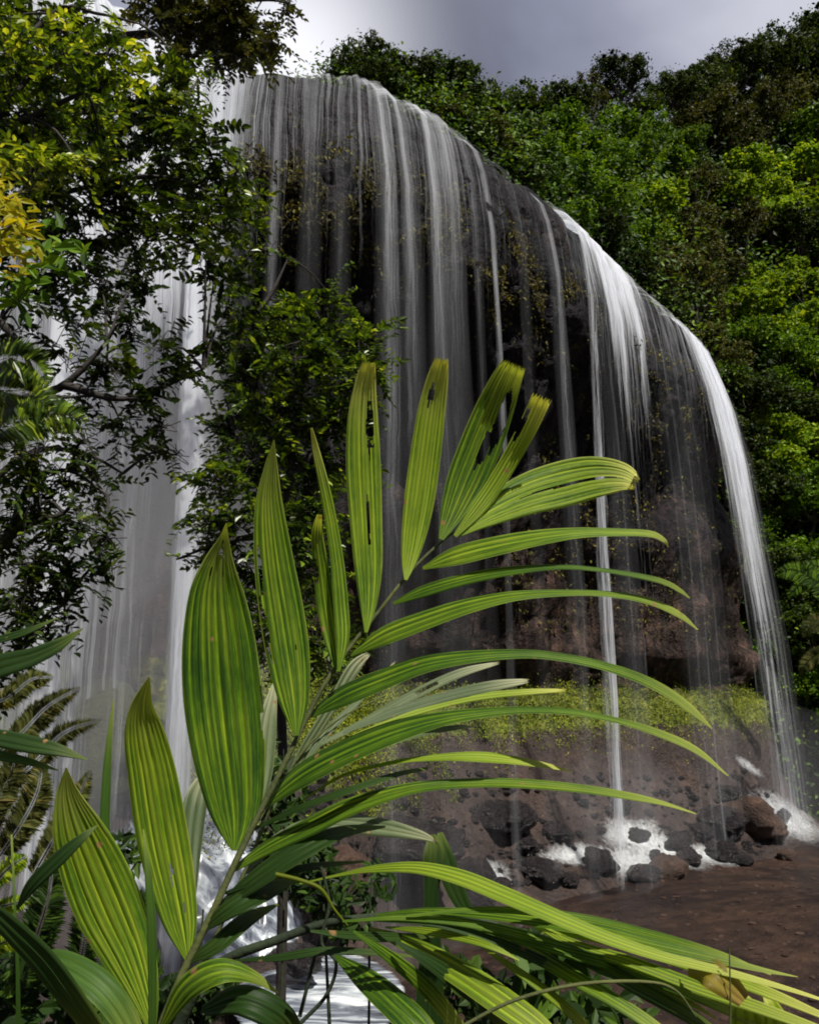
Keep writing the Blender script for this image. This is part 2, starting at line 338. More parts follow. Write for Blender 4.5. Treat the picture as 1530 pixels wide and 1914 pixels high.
k_ = np.ones(7) / 7
def smo(a): return np.convolve(np.pad(a, 3, mode='edge'), k_, 'valid')
pz, po = smo(pz), smo(po)
def cliff_point(s, z=None, i=None, disp=True):
    pass
S_, V_ = np.meshgrid(sfine, np.arange(NV), indexing='ij')
L2 = lip(sfine); N2 = lipn(sfine)
_rt = np.interp(sfine, [s_of_px(700), s_of_px(1250)], [.35, 1])[:, None]
po2 = np.where(po[None, :] < -.3, np.where((np.arange(NV) > 60)[None, :], po[None, :] * (1 - .5 * _rt * np.clip((pz[None, :] - 6) / 3, 0, 1)), po[None, :]), po[None, :] + 0 * _rt)
off = po2 + pf[None, :] * Bof(sfine)[:, None] * np.interp(pz, [6, 10, 14], [1, .45, 0])[None, :]
off = off + np.interp(sfine, [s_of_px(1160), s_of_px(1320)], [0, 3.3])[:, None] * (np.interp(pz, [0, 3, 7, 15, 21], [0, .25, .85, 1, 0]) * (np.arange(NV) > 50))[None, :]
base3 = np.stack([L2[:, 0:1] + N2[:, 0:1] * off, L2[:, 1:2] + N2[:, 1:2] * off, np.broadcast_to(pz[None, :], off.shape)], -1)
P_ = base3.reshape(-1, 3)
nA = vn(P_, .16, 3); nB = vn(P_ * np.array([1, 1, .7]), .75, 4)
zz = P_[:, 2]
amp = np.where(zz > 22, .30, .9)
dA = (nA * amp * 1.3 + nB * np.where(zz > 22, .27, .45)) - .35 * np.clip(1 - np.abs(vn(P_ * np.array([.5, .5, 1.6]), .5, 3)) * 9, 0, 1) * np.where(zz > 26.5, .3, 1)
horiz = np.where((zz < 7.2), .35, 1.0)
Nn = np.repeat(N2, NV, axis=0)
P_[:, 0] += Nn[:, 0] * dA * horiz; P_[:, 1] += Nn[:, 1] * dA * horiz
P_[:, 2] += np.where(zz < 7.5, nB * .42 * np.clip(zz + .2, 0, 1), np.where(zz > 27.5, nA * .3, 0))
# moss weight: brow below the lip, and the ledge under the overhang
spx = np.interp(np.repeat(sfine, NV), SS, PXS)
moss = -1 + 0 * zz
moss = np.where((zz > 19) & (zz < 26.0), -.45 + .42 * np.exp(-((zz - 22.6) / 1.6) ** 2), moss)
moss = np.where((spx > 1150) & (zz > 10) & (zz < 23), -.08, moss)
moss = np.where((zz < 8.2) & (zz > 2.6), -.25 + .72 * np.exp(-((zz - 6.5) / 1.25) ** 2) + .52 * np.clip((1000 - spx) / 300, 0, 1) * np.clip((zz - 3) / 2, 0, 1), moss)
CG = P_.reshape(NS, NV, 3)
cliff = mesh_np('cliff', P_, grid_faces(NS, NV), M['cliff'], attrs={'moss': ('POINT', moss)})
tag(cliff, kind='structure')
# the lower quarter of the same face is looser, paler rubble
cut = int(np.argmax(pz < 6.9))
fi = grid_faces(NS, NV); low = (fi[:, 0] % NV) >= cut
cliff.data.materials.append(M['talus']); mi = low.astype(np.int32); cliff.data.polygons.foreach_set('material_index', mi)
def cliff_at(s, z):
    i = int(np.clip(round(s / SS[-1] * (NS - 1)), 0, NS - 1)); j = int(np.argmin(np.abs(CG[i, 14:, 2] - z))) + 14
    return CG[i, j]

# ------------------------------------------------------------------ ground: brown pool shore and bank
def groundz(x, y):
    return 0
gx = np.linspace(-60, 110, 240); gy = np.linspace(-12, 70, 200)
GX, GY = np.meshgrid(gx, gy, indexing='ij')
Pg = np.stack([GX.ravel(), GY.ravel(), np.zeros(GX.size)], 1)
n1 = vn(Pg, .10, 3); n2 = vn(Pg, .7, 3)
bank = np.clip(1 - (Pg[:, 1] - 1.0) / 11.5, 0, 1.2)
left = np.clip((-4 - Pg[:, 0]) / 8, 0, 1) * np.clip(1 - (Pg[:, 1] - 6) / 10, 0, 1)
Pg[:, 2] = n1 * .12 + n2 * .03 + 5.0 * bank ** 1.3 + left * 3.0 - .06
bump_r = np.exp(-(((Pg[:, 0] - 15) / 5) ** 2 + ((Pg[:, 1] - 27) / 6) ** 2)) * .8
Pg[:, 2] += bump_r
g = mesh_np('ground', Pg, grid_faces(240, 200), M['mud'], attrs=None); tag(g, kind='structure')
gf = grid_faces(240, 200); g.data.materials.append(M['soil'])
g.data.polygons.foreach_set('material_index', (Pg[gf[:, 0], 2] > 1.3).astype(np.int32))
# far ground to the horizon
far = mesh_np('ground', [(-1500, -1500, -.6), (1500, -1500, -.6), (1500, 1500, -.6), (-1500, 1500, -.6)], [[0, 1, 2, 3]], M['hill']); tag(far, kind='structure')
def gz(x, y):
    i = int(np.clip(round((x + 60) / 170 * 239), 0, 239)); j = int(np.clip(round((y + 12) / 82 * 199), 0, 199))
    return float(Pg[i * 200 + j, 2])

# ------------------------------------------------------------------ hillside
hx = [-30, -8, LP[6][0], LP[8][0], LP[10][0], LP[12][0], LP[14][0], LP[15][0], 23, 30, 45, 80]
hy = [27, 26.5, LP[6][1], LP[8][1], LP[10][1], LP[12][1], LP[14][1], LP[15][1], 53, 57, 63, 72]
def hillY(x, z): return np.interp(x, hx, hy) + 3.6 + .36 * (z - LZ) * np.where(np.asarray(z) > LZ, 1, np.clip((x - 20) / 8, 0, 1)) - 1.2 * np.clip((x - 20) / 5, 0, 1)
sky_px = [(-200, 300), (560, 200), (610, 150), (640, 118), (680, 100), (760, 125), (830, 150), (900, 190), (960, 200), (1060, 195), (1110, 165), (1200, 205), (1240, 200), (1330, 160), (1430, 120), (1530, 80), (1700, 40), (2100, 0)]
def hill_hit(px, py):
    r = raydir(px, py); lo = None
    t = 15.0
    while t < 220:
        x, y, z = r.x * t, r.y * t, CAMH + r.z * t
        if y > hillY(x, z): return Vector((x, y, z))
        t += .4
    return None
nx_, nz_ = 120, 90
Hp = []
xs = np.linspace(-12, 100, nx_)
ztop = []
for x in xs:
    # highest z of the hill along this x follows the skyline seen above it, plus tree height left off
    best = 29.0
    for z in np.linspace(27, 110, 120):
        y = float(hillY(x, z)); px, py = proj((x, y, z))
        if py > np.interp(px, [p[0] for p in sky_px], [p[1] + 30 for p in sky_px]): best = z
    ztop.append(best)
ztop = smo(np.array(ztop))
for ix, x in enumerate(xs):
    z0 = 26.5 if x < 14 else -1.0
    for z in np.concatenate([np.linspace(z0, ztop[ix], nz_ - 1), [ztop[ix] - 2.5]]):
        Hp.append((x, float(hillY(x, z)), z))
Hp = np.array(Hp); Hp[nz_ - 1::nz_, 1] += 14
dn = vn(Hp, .15, 3) * 1.0; Hp[:, 1] += dn; Hp[:, 1] += np.where(Hp[:, 2] < 26, 4.0 * np.clip((23 - Hp[:, 0]) / 3, 0, 1), 0)
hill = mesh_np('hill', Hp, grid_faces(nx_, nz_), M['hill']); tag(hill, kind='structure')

# ------------------------------------------------------------------ leaves
def rand_unit(n):
    v = rng.normal(size=(n, 3)); return v / np.linalg.norm(v, axis=1)[:, None]
def leaf_cloud(cen, nrm, size, asp=.5, six=False, droop=.25, dirs=None):
    """leaf blades at cen (n,3) facing nrm (n,3); returns V,F and per-face count per leaf"""
    n = len(cen); nrm = nrm / (np.linalg.norm(nrm, axis=1)[:, None] + 1e-9)
    d = rand_unit(n) if dirs is None else dirs + rand_unit(n) * .25; d[:, 2] -= droop; d -= nrm * np.sum(d * nrm, 1)[:, None]; d /= np.linalg.norm(d, axis=1)[:, None] + 1e-9
    s = np.cross(nrm, d); L = size[:, None]; W = L * asp
    if not six:
        b = cen - d * L * .5; tip = cen + d * L * .5; l = cen + s * W * .5 - d * L * .05 + nrm * W * .12; r = cen - s * W * .5 - d * L * .05 + nrm * W * .12
        V = np.stack([b, l, tip, r], 1).reshape(-1, 3); Fc = np.arange(n * 4).reshape(-1, 4); return V, Fc, 1
    b = cen - d * L * .5; tip = cen + d * L * .5 - nrm * L * .12
    l1 = cen - d * L * .2 + s * W * .48 + nrm * W * .14; l2 = cen + d * L * .16 + s * W * .4 + nrm * W * .1
    r1 = cen - d * L * .2 - s * W * .48 + nrm * W * .14; r2 = cen + d * L * .16 - s * W * .4 + nrm * W * .1
    V = np.stack([b, l1, l2, tip, r2, r1], 1).reshape(-1, 3); i = np.arange(n)[:, None] * 6
    Fc = np.concatenate([i + np.array([[0, 1, 2, 3]]), i + np.array([[0, 3, 4, 5]])], 1).reshape(-1, 4); return V, Fc, 2
def crown_points(blobs, per, up=.4, shell=.55):
    """blobs: (centre, radius). Sub-clumps on each blob, leaves on each clump -> uneven outline with gaps"""
    Cn, Nr = [], []
    for c, r in blobs:
        k = max(4, int(per / 90)); dirs = rand_unit(k); dirs[:, 2] = dirs[:, 2] * .8 + .15
        cc = np.array(c) + dirs * (r * rng.uniform(.25, 1.05, (k, 1))); cr_ = r * rng.uniform(.16, .42, k)
        m = max(3, per // k)
        u = rand_unit(k * m); rad = np.repeat(cr_, m)[:, None] * rng.uniform(shell, 1.1, (k * m, 1))
        sq = np.repeat(rng.uniform(.45, 1.4, (k, 3)) * np.array([1, 1, .7]), m, 0); pts = np.repeat(cc, m, axis=0) + u * rad * sq
        lo_ = rng.random(len(pts)) < .22; pts[lo_] = np.array(c) + rand_unit(int(lo_.sum())) * r * rng.uniform(.3, 1.15, (int(lo_.sum()), 1))
        nn = u * .7 + rand_unit(k * m) * .6; nn[:, 2] += up
        Cn.append(pts); Nr.append(nn)
    return np.vstack(Cn), np.vstack(Nr)
def leaves_obj(name, cen, nrm, size, m, parent=None, asp=.5, six=False, droop=.25, var=None, loc=None, dirs=None):
    V, Fc, k = leaf_cloud(cen, nrm, size, asp, six, droop, dirs)
    if var is None: var = rng.beta(1.6, 1.8, len(cen))
    return mesh_np(name, V, Fc, m, parent, attrs={'var': ('FACE', np.repeat(var, k))}, smooth=False, loc=loc)

# ------------------------------------------------------------------ hillside trees: six builds, copied
def tree_proto(idx, matk, r, h, leaf, nblob, per, flat=.8, bark='bark', bare=0.0):
    """tree with root at origin, trunk height h, crown radius r"""
    root = bpy.data.objects.new('hill_tree', None); C.objects.link(root)
    br = []
    top = np.array([rng.normal() * .3, rng.normal() * .3, h])
    br.append(tube([(0, 0, -1), (.1, .05, h * .35), tuple(top * .75), tuple(top)], [.24, .2, .14, .06], 6, 8))
    blobs = []
    for i in range(nblob):
        a = i * 2.4 + rng.uniform(0, .8); q = math.sqrt((i + .5) / nblob) * r * .78
        zc = h + r * flat * (.55 * (1 - (q / r) ** 2) + rng.uniform(-.35, .25))
        c = np.array([math.cos(a) * q, math.sin(a) * q, zc]); blobs.append((c, r * rng.uniform(.30, .48)))
        br.append(tube([tuple(top * rng.uniform(.55, .85)), tuple((top * .6 + c) / 2 + np.array([0, 0, -.2])), tuple(c)], [.10, .06, .02], 5, 6))
    V, Fc = join(br); tk = mesh_np('trunk', V, Fc, M[bark], root)
    cen, nn = crown_points(blobs, per)
    sz = rng.uniform(.6, 1.3, len(cen)) * leaf
    cvar = np.clip(rng.beta(1.5, 1.7, len(cen)) + .10 * vn(cen[:, :], 1.2, 2), 0, 1)
    crn = leaves_obj('crown', cen, nn, sz, M[matk], root, .55, False, var=cvar)
    return root
protos = {
 'dark': [tree_proto(0, 'leaf_dark', 3.2, 4.0, .30, 11, 900), tree_proto(1, 'leaf_dark', 3.6, 5.0, .27, 14, 800, .7)],
 'green': [tree_proto(2, 'leaf_mid', 3.0, 3.6, .32, 11, 850), tree_proto(3, 'leaf_mid', 3.4, 4.2, .27, 13, 850, .9)],
 'olive': [tree_proto(4, 'leaf_olive', 2.9, 3.8, .22, 11, 900, .9, 'bark_pale'), tree_proto(5, 'leaf_olive', 2.4, 5.0, .2, 8, 700, 1.1, 'bark_pale')],
 'bright': [tree_proto(6, 'leaf_bright', 2.6, 3.2, .30, 9, 750), tree_proto(7, 'leaf_bright', 2.9, 3.6, .36, 9, 650, .8)],
}
for k in protos:
    for p in protos[k]: p.location = (0, 0, 0)
used = set(); hill_trees = []
def copy_tree(src, loc, rz, scl):
    if src.name not in used: used.add(src.name); r = src
    else:
        r = src.copy(); C.objects.link(r)
        for ch in list(src.children):
            c = ch.copy(); C.objects.link(c); c.parent = r
    r.location = loc; r.rotation_euler = (0, 0, rz); r.scale = (scl,) * 3
    return r
KIND_FIX = [(1180, 250, 95, 'green'), (1060, 300, 80, 'green'), (1400, 320, 80, 'bright'), (1500, 360, 70, 'bright'), (1420, 500, 75, 'bright'), (1400, 560, 60, 'bright'),
            (1520, 620, 60, 'bright'), (1250, 480, 80, 'olive'), (1300, 440, 70, 'olive'), (1120, 370, 50, 'green'), (1000, 260, 70, 'dark'), (1450, 680, 50, 'green'),
            (1330, 240, 60, 'olive'), (1440, 210, 60, 'olive'), (1520, 700, 50, 'bright'), (900, 200, 60, 'dark'), (1450, 820, 40, 'bright'), (1300, 330, 55, 'dark'), (1480, 900, 45, 'green')]
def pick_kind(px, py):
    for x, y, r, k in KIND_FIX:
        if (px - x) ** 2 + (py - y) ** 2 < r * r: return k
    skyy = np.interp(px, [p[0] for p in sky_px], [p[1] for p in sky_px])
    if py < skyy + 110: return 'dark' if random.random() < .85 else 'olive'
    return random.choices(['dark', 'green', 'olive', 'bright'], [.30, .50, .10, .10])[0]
pts = []
def add_tree(px, py, wpx, kind=None):
    h = hill_hit(px, py + wpx * .25)
    if h is None: return
    pr = kind or pick_kind(px, py); src = random.choice(protos[pr])
    rad = wpx / 2 / F * h.y * 1.5
    base_r = {'dark': 3.4, 'green': 3.2, 'olive': 2.6, 'bright': 2.75}[pr]
    scl = rad / base_r
    hit = h
    root = (hit.x, hit.y - .2, hit.z - 4.6 * scl)
    # root on the sheet: slide to it
    ry = float(hillY(root[0], root[2])) + .1
    root = (root[0], max(ry, hit.y - 1.6), root[2])
    o = copy_tree(src, root, random.uniform(0, 6.28), scl)
    hill_trees.append([o, pr, px, py, wpx]); pts.append((px, py, wpx))
# skyline first
for px, py, wp in [(660, 120, 95), (705, 100, 80), (600, 165, 60), (770, 135, 100), (840, 150, 110), (905, 185, 90), (975, 190, 95), (1045, 180, 90), (1095, 190, 80), (1150, 150, 95), (1195, 190, 70), (1250, 175, 90),
                   (1300, 150, 110), (1360, 135, 110), (1430, 115, 120), (1490, 90, 120), (1540, 70, 130), (1600, 50, 130)]:
    add_tree(px, py + 14, wp, 'dark' if random.random() < .85 else 'olive')
for px, py, wp in [(1365, 860, 80), (1385, 980, 80), (1400, 1100, 85), (1430, 1210, 85), (1360, 1180, 90), (1340, 1040, 80), (1480, 1260, 90)]: add_tree(px, py, wp, 'green' if py > 900 else 'dark')
tries = 0
lipy = lambda px: np.interp(px, [p[0] for p in lip_px[3:]] + [1345, 1400, 1470, 1530, 1600], [p[1] for p in lip_px[3:]] + [760, 950, 1230, 1300, 1300])
while tries < 12000 and len(pts) < 265:
    tries += 1
    px = random.uniform(640, 1600); top = np.interp(px, [p[0] for p in sky_px], [p[1] for p in sky_px]) + 50
    bot = lipy(px) + 10
    if top >= bot: continue
    py = random.uniform(top, bot); dd = 1 - .25 * (py / 1300); wp = random.uniform(70, 125) * (1 if px < 1300 else 1.1)
    if all((px - a) ** 2 + (py - b) ** 2 > (.29 * (wp + c)) ** 2 for a, b, c in pts): add_tree(px, py, wp)
# labels that single each tree out: belt of the hillside, colour, then order in that belt
ORD = ['first', 'second', 'third', 'fourth', 'fifth', 'sixth', 'seventh', 'eighth', 'ninth', 'tenth', 'eleventh', 'twelfth', 'thirteenth', 'fourteenth', 'fifteenth', 'sixteenth', 'seventeenth', 'eighteenth', 'nineteenth', 'twentieth']
def zone(px, py):
    skyy = np.interp(px, [p[0] for p in sky_px], [p[1] for p in sky_px])
    if py < skyy + 45: return 'on the skyline' + (' left of the notch' if px < 1220 else ' right of the notch')
    ly = lipy(px)
    if px < 1345 and py > ly - 110: return 'along the cliff lip' + (' above the thin veils' if px < 1020 else ' above the bright cascade')
    if px >= 1335 and py > 650: return 'on the slope right of the long plume'
    if py < 300: return 'on the upper hillside'
    return 'on the middle hillside' if px < 1380 else 'on the sunlit right hillside'
cols = {'dark': 'dark green leafy', 'green': 'mid green leafy', 'olive': 'greyish olive fine-leaved', 'bright': 'bright yellow-green'}
from collections import defaultdict
zz_ = defaultdict(list)
for h in hill_trees: zz_[(zone(h[2], h[3]), h[1])].append(h)
for (zn, kd), lst in zz_.items():
    vert = zn.startswith('on the slope') or zn.startswith('on the sunlit')
    lst.sort(key=lambda h: h[3] if vert else h[2])
    for i, h in enumerate(lst):
        if len(lst) == 1: lab = 'only %s tree %s' % (cols[kd], zn)
        else: lab = '%s tree %s, %s from the %s' % (cols[kd], zn, ORD[min(i, 19)], 'top' if vert else 'left')
        tag(h[0], lab, 'tree', 'trees covering the hillside behind the falls')
# low growth between the trees
cen = []
for _ in range(42000):
    px = random.uniform(600, 1640); top = np.interp(px, [p[0] for p in sky_px], [p[1] for p in sky_px]) + 40
    py = random.uniform(top, lipy(px) + (60 if px < 1335 else 260))
    a = raydir(px, py); t0 = 30
    cen.append((px, py))
cen3 = []
for i in range(0, 42000, 13):
    h = hill_hit(*cen[i])
    if h is None: continue
    for _ in range(13):
        cen3.append((h.x + random.gauss(0, .03 * h.y), h.y - abs(random.gauss(0, .5)), h.z + random.gauss(0, .02 * h.y)))
cen3 = np.array(cen3); nn = rand_unit(len(cen3)) * .6 + np.array([0, -.5, .6])
u = leaves_obj('undergrowth', cen3, nn, rng.uniform(.006, .011, len(cen3)) * cen3[:, 1], M['leaf_under2'], asp=.5, var=np.clip(rng.beta(1.5, 2, len(cen3)) + .5 * vn(cen3, .12, 2), 0, 1))
tag(u, 'tangled green undergrowth between the hillside trees', 'undergrowth', kind='stuff')

# ------------------------------------------------------------------ plants on the cliff face and moss on the ledge
def cliff_scatter(n, smp, zmp, size, name, m, label, push=.05, thr=-.12):
    cen = []
    for _ in range(n):
        s = s_of_px(smp()); z = zmp()
        p = cliff_at(s, z); nn2 = lipn(np.array([s]))[0]
        cen.append((p[0] + nn2[0] * push + random.gauss(0, .10), p[1] + nn2[1] * push + random.gauss(0, .10), p[2] + random.gauss(0, .08) + (.14 if p[2] < 7.6 else 0)))
    cen = np.array(cen)
    keep = vn(cen, .55, 3) > thr
    cen = cen[keep]; nn = rand_unit(len(cen)) * .7 + np.array([.4, -.5, .3])
    o = leaves_obj(name, cen, nn, rng.uniform(*size, len(cen)), m, asp=.45, droop=.8, var=np.clip(rng.beta(1.5, 2, len(cen)) + .35 * vn(cen, .4, 2), 0, 1))
    tag(o, label, 'cliff plants', kind='stuff'); return o
cliff_scatter(16000, lambda: random.uniform(470, 1290), lambda: random.gauss(22.6, 1.0), (.08, .26), 'cliff_plants', M['moss_leaf'], 'brown and yellow small plants hanging along the brow of the wet cliff')
cliff_scatter(6000, lambda: random.uniform(1080, 1330), lambda: random.uniform(10, 22), (.08, .26), 'hanging_plants', M['moss_leaf'], 'brownish plants clinging to the cliff behind the right plume', .1)
cliff_scatter(60000, lambda: random.uniform(400, 1342), lambda: random.gauss(6.3, .8), (.05, .15), 'ledge_moss', M['moss_green'], 'yellow-green moss and grass on the ledge under the overhang', .0, -.45)
cliff_scatter(30000, lambda: random.uniform(400, 980), lambda: random.uniform(3.0, 6.8), (.05, .13), 'slope_moss', M['moss_green'], 'golden moss on the rubble slope behind the palm frond', .0)

# ------------------------------------------------------------------ falling water
def fall_path(zs, k):
    """outward offset against height; k = how far the water is thrown clear by the bottom"""
    o = np.interp(zs, [-1, 10, 20, 23.5, 25, 26.3, 27.3, 28.05, 28.5, 28.8], [1.0 + k, .95 + k * .82, .85 + k * .45, .8 + k * .2, .62 + k * .1, .42, .12, -.42, -1.1, -2.2])
    return o
def water_sheet(name, s0, s1, k, mt, densf, ztop=28.8, zbot=0.0, layers=1, gap=.18, nv=150, ds=.06, spread=0.0, drift=0.0):
    Vs, Fs, D, U = [], [], [], []; o = 0
    ns = max(6, int((s1 - s0) / ds)); ss = np.linspace(s0, s1, ns)
    # finer steps round the lip
    zs = np.concatenate([np.linspace(ztop, 26, nv // 3), np.linspace(26, zbot, nv - nv // 3 + 1)[1:]]); zs[0] = ztop
    sm = (s0 + s1) / 2
    for ly in range(layers):
        fall = np.clip((25 - zs) / 25, 0, 1)
        S = ss[:, None] + (ss[:, None] - sm) * spread * fall[None, :] + drift * fall[None, :] ** 1.5
        O = fall_path(zs, k)[None, :] + ly * gap * (.15 + fall[None, :]) + .07 * np.sin(ss[:, None] * 5.1 + ly * 2 + 1.3 * np.sin(zs[None, :] * .3 + ly)) + .05 * np.sin(ss[:, None] * 13.7 + ly)
        L = lip(S.ravel()).reshape(*S.shape, 2); Nq = lipn(np.full(1, sm) if (s1 - s0) < 3 else S.ravel())
        Nq = Nq.reshape(*(S.shape if (s1 - s0) >= 3 else (1, 1)), 2)
        P = np.stack([L[..., 0] + Nq[..., 0] * O, L[..., 1] + Nq[..., 1] * O, np.broadcast_to(zs[None, :], S.shape)], -1)
        Vs.append(P.reshape(-1, 3)); Fs.append(grid_faces(ns, len(zs)) + o); o += ns * len(zs)
        u = np.linspace(0, 1, ns)
        D.append(densf(u[:, None], zs[None, :], ss[:, None], ly).ravel())
        U.append(np.stack([np.broadcast_to((ss[:, None] + ly * 7.3), S.shape).ravel(), np.broadcast_to(-zs[None, :] + ly * 3.1 + .0 * S, S.shape).ravel()], 1))
    ob = mesh_np(name, np.vstack(Vs), np.vstack(Fs), mt, attrs={'dens': ('POINT', np.clip(np.concatenate(D), 0, 1.2))}, uv=np.vstack(U))
    return ob
def bell(u, p=1.5): return np.clip(1 - np.abs(2 * u - 1) ** p, 0, 1)
# one thin veil over the whole visible lip, as thin as the flow there
vpx = [-260, 150, 300, 380, 440, 470, 520, 600, 690, 730, 780, 830, 900, 960, 1000, 1050, 1150, 1200, 1240, 1320, 1345]
vde = [.8, .8, .75, .8, .7, .56, .5, .48, .5, .5, .54, .5, .38, .3, .34, .46, .55, .5, .52, .46, .0]
vs_ = [s_of_px(p) for p in vpx]
def veil_d(u, z, s, ly):
    b = np.interp(s, vs_, vde)
    left = np.clip((s_of_px(440) - s) / 3, 0, 1)
    return b * (np.clip(1.0 - (25 - z) / 9, 0, 1) * (1 - left) + left * (1 - .25 * (28 - z) / 28)) * np.clip((28.75 - z) * 3, 0, 1)
v = water_sheet('thin_veil', s_of_px(-255), s_of_px(1343), .2, M['veil'], veil_d, nv=130, ds=.12)
tag(v, 'thin water veil running over the whole rounded cliff lip', 'waterfall', kind='structure')
streams = [ # name, lip px, width m, density, throw, fade, layers, spread, drift, label
 (392, 1.1, .95, .5, .6, 2, .25, 0, 'white stream at the left end of the visible lip'),
 (418, .8, 1.0, .5, .7, 2, .3, 0, 'brightest white stream just left of the thin threads'),
 (448, .9, .8, .3, .7, 2, .3, 0, 'soft white stream third from the left at the lip'),
 (490, .35, .62, .3, .6, 1, .5, 0, 'narrow thread left of the twin threads'),
 (527, .35, .66, .3, .55, 1, .5, 0, 'narrow pale thread over the brown brow plants'),
 (588, .55, .55, .3, .6, 1, .6, 0, 'faint thread in the middle of the wide face'),
 (640, .5, .38, .2, .5, 1, .6, 0, 'faintest thread left of the corner'),
 (702, .7, .66, .4, .55, 2, .6, 0, 'bright curved stream at the corner of the lip'),
 (735, .7, .66, .5, .75, 2, .6, 0, 'tall grey stream falling past the corner into the cave'),
 (785, .6, .72, .3, .75, 2, .5, 0, 'first stream right of the corner'),
 (812, .9, .54, .3, .7, 2, .5, 0, 'broad soft stream right of the corner'),
 (850, .5, .45, .3, .6, 1, .5, 0, 'thin thread between the broad stream and the white spurt'),
 (884, .45, .74, .2, .45, 1, .4, 0, 'short white spurt on the upper cliff face'),
 (935, .6, .3, .2, .5, 1, .5, 0, 'faint thread right of the short spurt'),
 (1003, .7, .66, .3, .5, 1, .5, 0, 'single stream left of the bright cascade'),
]
for px, wd, de, k, fade, ly, spr, dr, lab in streams:
    s = s_of_px(px)
    def df(u, z, s_, l, de=de, fade=fade): return de * bell(u, 1.3) * (1 - fade * np.clip((25 - z) / 15, 0, 1)) * np.clip((28.75 - z) * 2, 0, 1)
    wd *= 1.35; fade = min(.99, fade + .4); de *= .85
    o = water_sheet('water_stream', s - wd / 2, s + wd / 2, k * .6, M['stream'], df, layers=ly, spread=spr * 1.0, drift=dr, gap=.3, zbot=.3, ds=.05)
    tag(o, lab, 'water stream', 'separate streams falling over the cliff lip', 'structure')
# bright cascade clinging to the right half of the lip, then the two long plumes
def casc(u, z, s, l):
    return (.5 + .55 * bell(u, 2)) * bell(u, 2.5) * np.interp(z + 1.6 * np.sin(s * 2.3) + .8 * np.sin(s * 6.1), [1, 8, 15, 19, 21, 22.5, 24, 26, 28.3, 29.7], [.10, .15, .20, .28, .38, .5, .72, .95, 1, .6])
o = water_sheet('bright_cascade', s_of_px(1040), s_of_px(1190), .1, M['plume'], casc, layers=2, gap=.1, zbot=.3, ds=.05, nv=170)
tag(o, 'bright white cascade clinging to the right half of the lip', 'waterfall', kind='structure')
def cen_d(u, z, s, l): return bell(u, 1.2) * np.interp(z, [0, 1, 3, 8, 14, 20, 25, 28.4, 28.8], [.25, .55, .68, .62, .55, .5, .6, .7, .2])
o = water_sheet('centre_plume', s_of_px(1064) - .45, s_of_px(1064) + .75, -.45, M['plume'], cen_d, layers=3, gap=.14, spread=.5, zbot=.2, ds=.03)
tag(o, 'slender straight plume falling onto the central boulders', 'waterfall', kind='structure')
def rt_d(u, z, s, l): return bell(u, 1.3 if l < 2 else 1.0) * np.interp(z, [0, 4, 10, 16, 20, 24, 28.4, 28.8], [.42, .42, .5, .7, .95, 1.15, 1.1, .4]) * (1, .8, .5, .35)[l]
o = water_sheet('right_plume', s_of_px(1248), s_of_px(1334), 1.6, M['plume'], rt_d, layers=4, gap=.35, spread=.05, drift=-.6, zbot=.2, ds=.05)
tag(o, 'thick white plume thrown clear at the far right end of the lip', 'waterfall', kind='structure')
def sp_d(u, z, s, l): return .42 * bell(u, 1.5) * np.interp(z, [0, 8, 20, 26], [.9, .8, .5, .1])
for a, b, k, lab in [(1165, 1262, .5, 'faint spray curtain between the centre plume and the right plume'), (1250, 1340, 1.9, 'soft spray drifting outside the right plume'), (1050, 1100, .5, 'faint spray beside the centre plume')]:
    o = water_sheet('spray_curtain', s_of_px(a), s_of_px(b), k, M['spray'], sp_d, ztop=26, zbot=.2, ds=.15, nv=80)
    tag(o, lab, 'spray', 'spray curtains beside the falls', 'structure')
# broad white fall behind the left trees
def lf_d(u, z, s, l): return (1 - .72 * np.exp(-((s - s_of_px(318)) / 1.5) ** 2) * np.interp(z, [0, 4, 14, 19], [.5, 1, 1, 0])) * (.62 + .25 * np.sin(s * 2.1 + l) + .1 * np.sin(s * 5.3)) * bell(u, 5) * np.interp(z, [0, 5, 12, 18, 24, 28.6], [.95, .85, .85, 1.35, 1.7, 1.4])
o = water_sheet('left_fall', s_of_px(-120), s_of_px(375), .9, M['plume'], lf_d, layers=2, gap=.5, zbot=.1, ds=.08)
tag(o, 'broad white fall behind the dark trees on the left', 'waterfall', kind='structure')
def lp_d(u, z, s, l): return bell(u, 1.4) * np.interp(z, [0, 8, 14, 28], [.8, .95, 1.3, 1.3])
o = water_sheet('left_plume', s_of_px(335), s_of_px(378), 1.6, M['plume'], lp_d, layers=3, gap=.25, zbot=.1, spread=.3, ds=.04)
tag(o, 'bright plume seen through the gap in the left trees', 'waterfall', kind='structure')

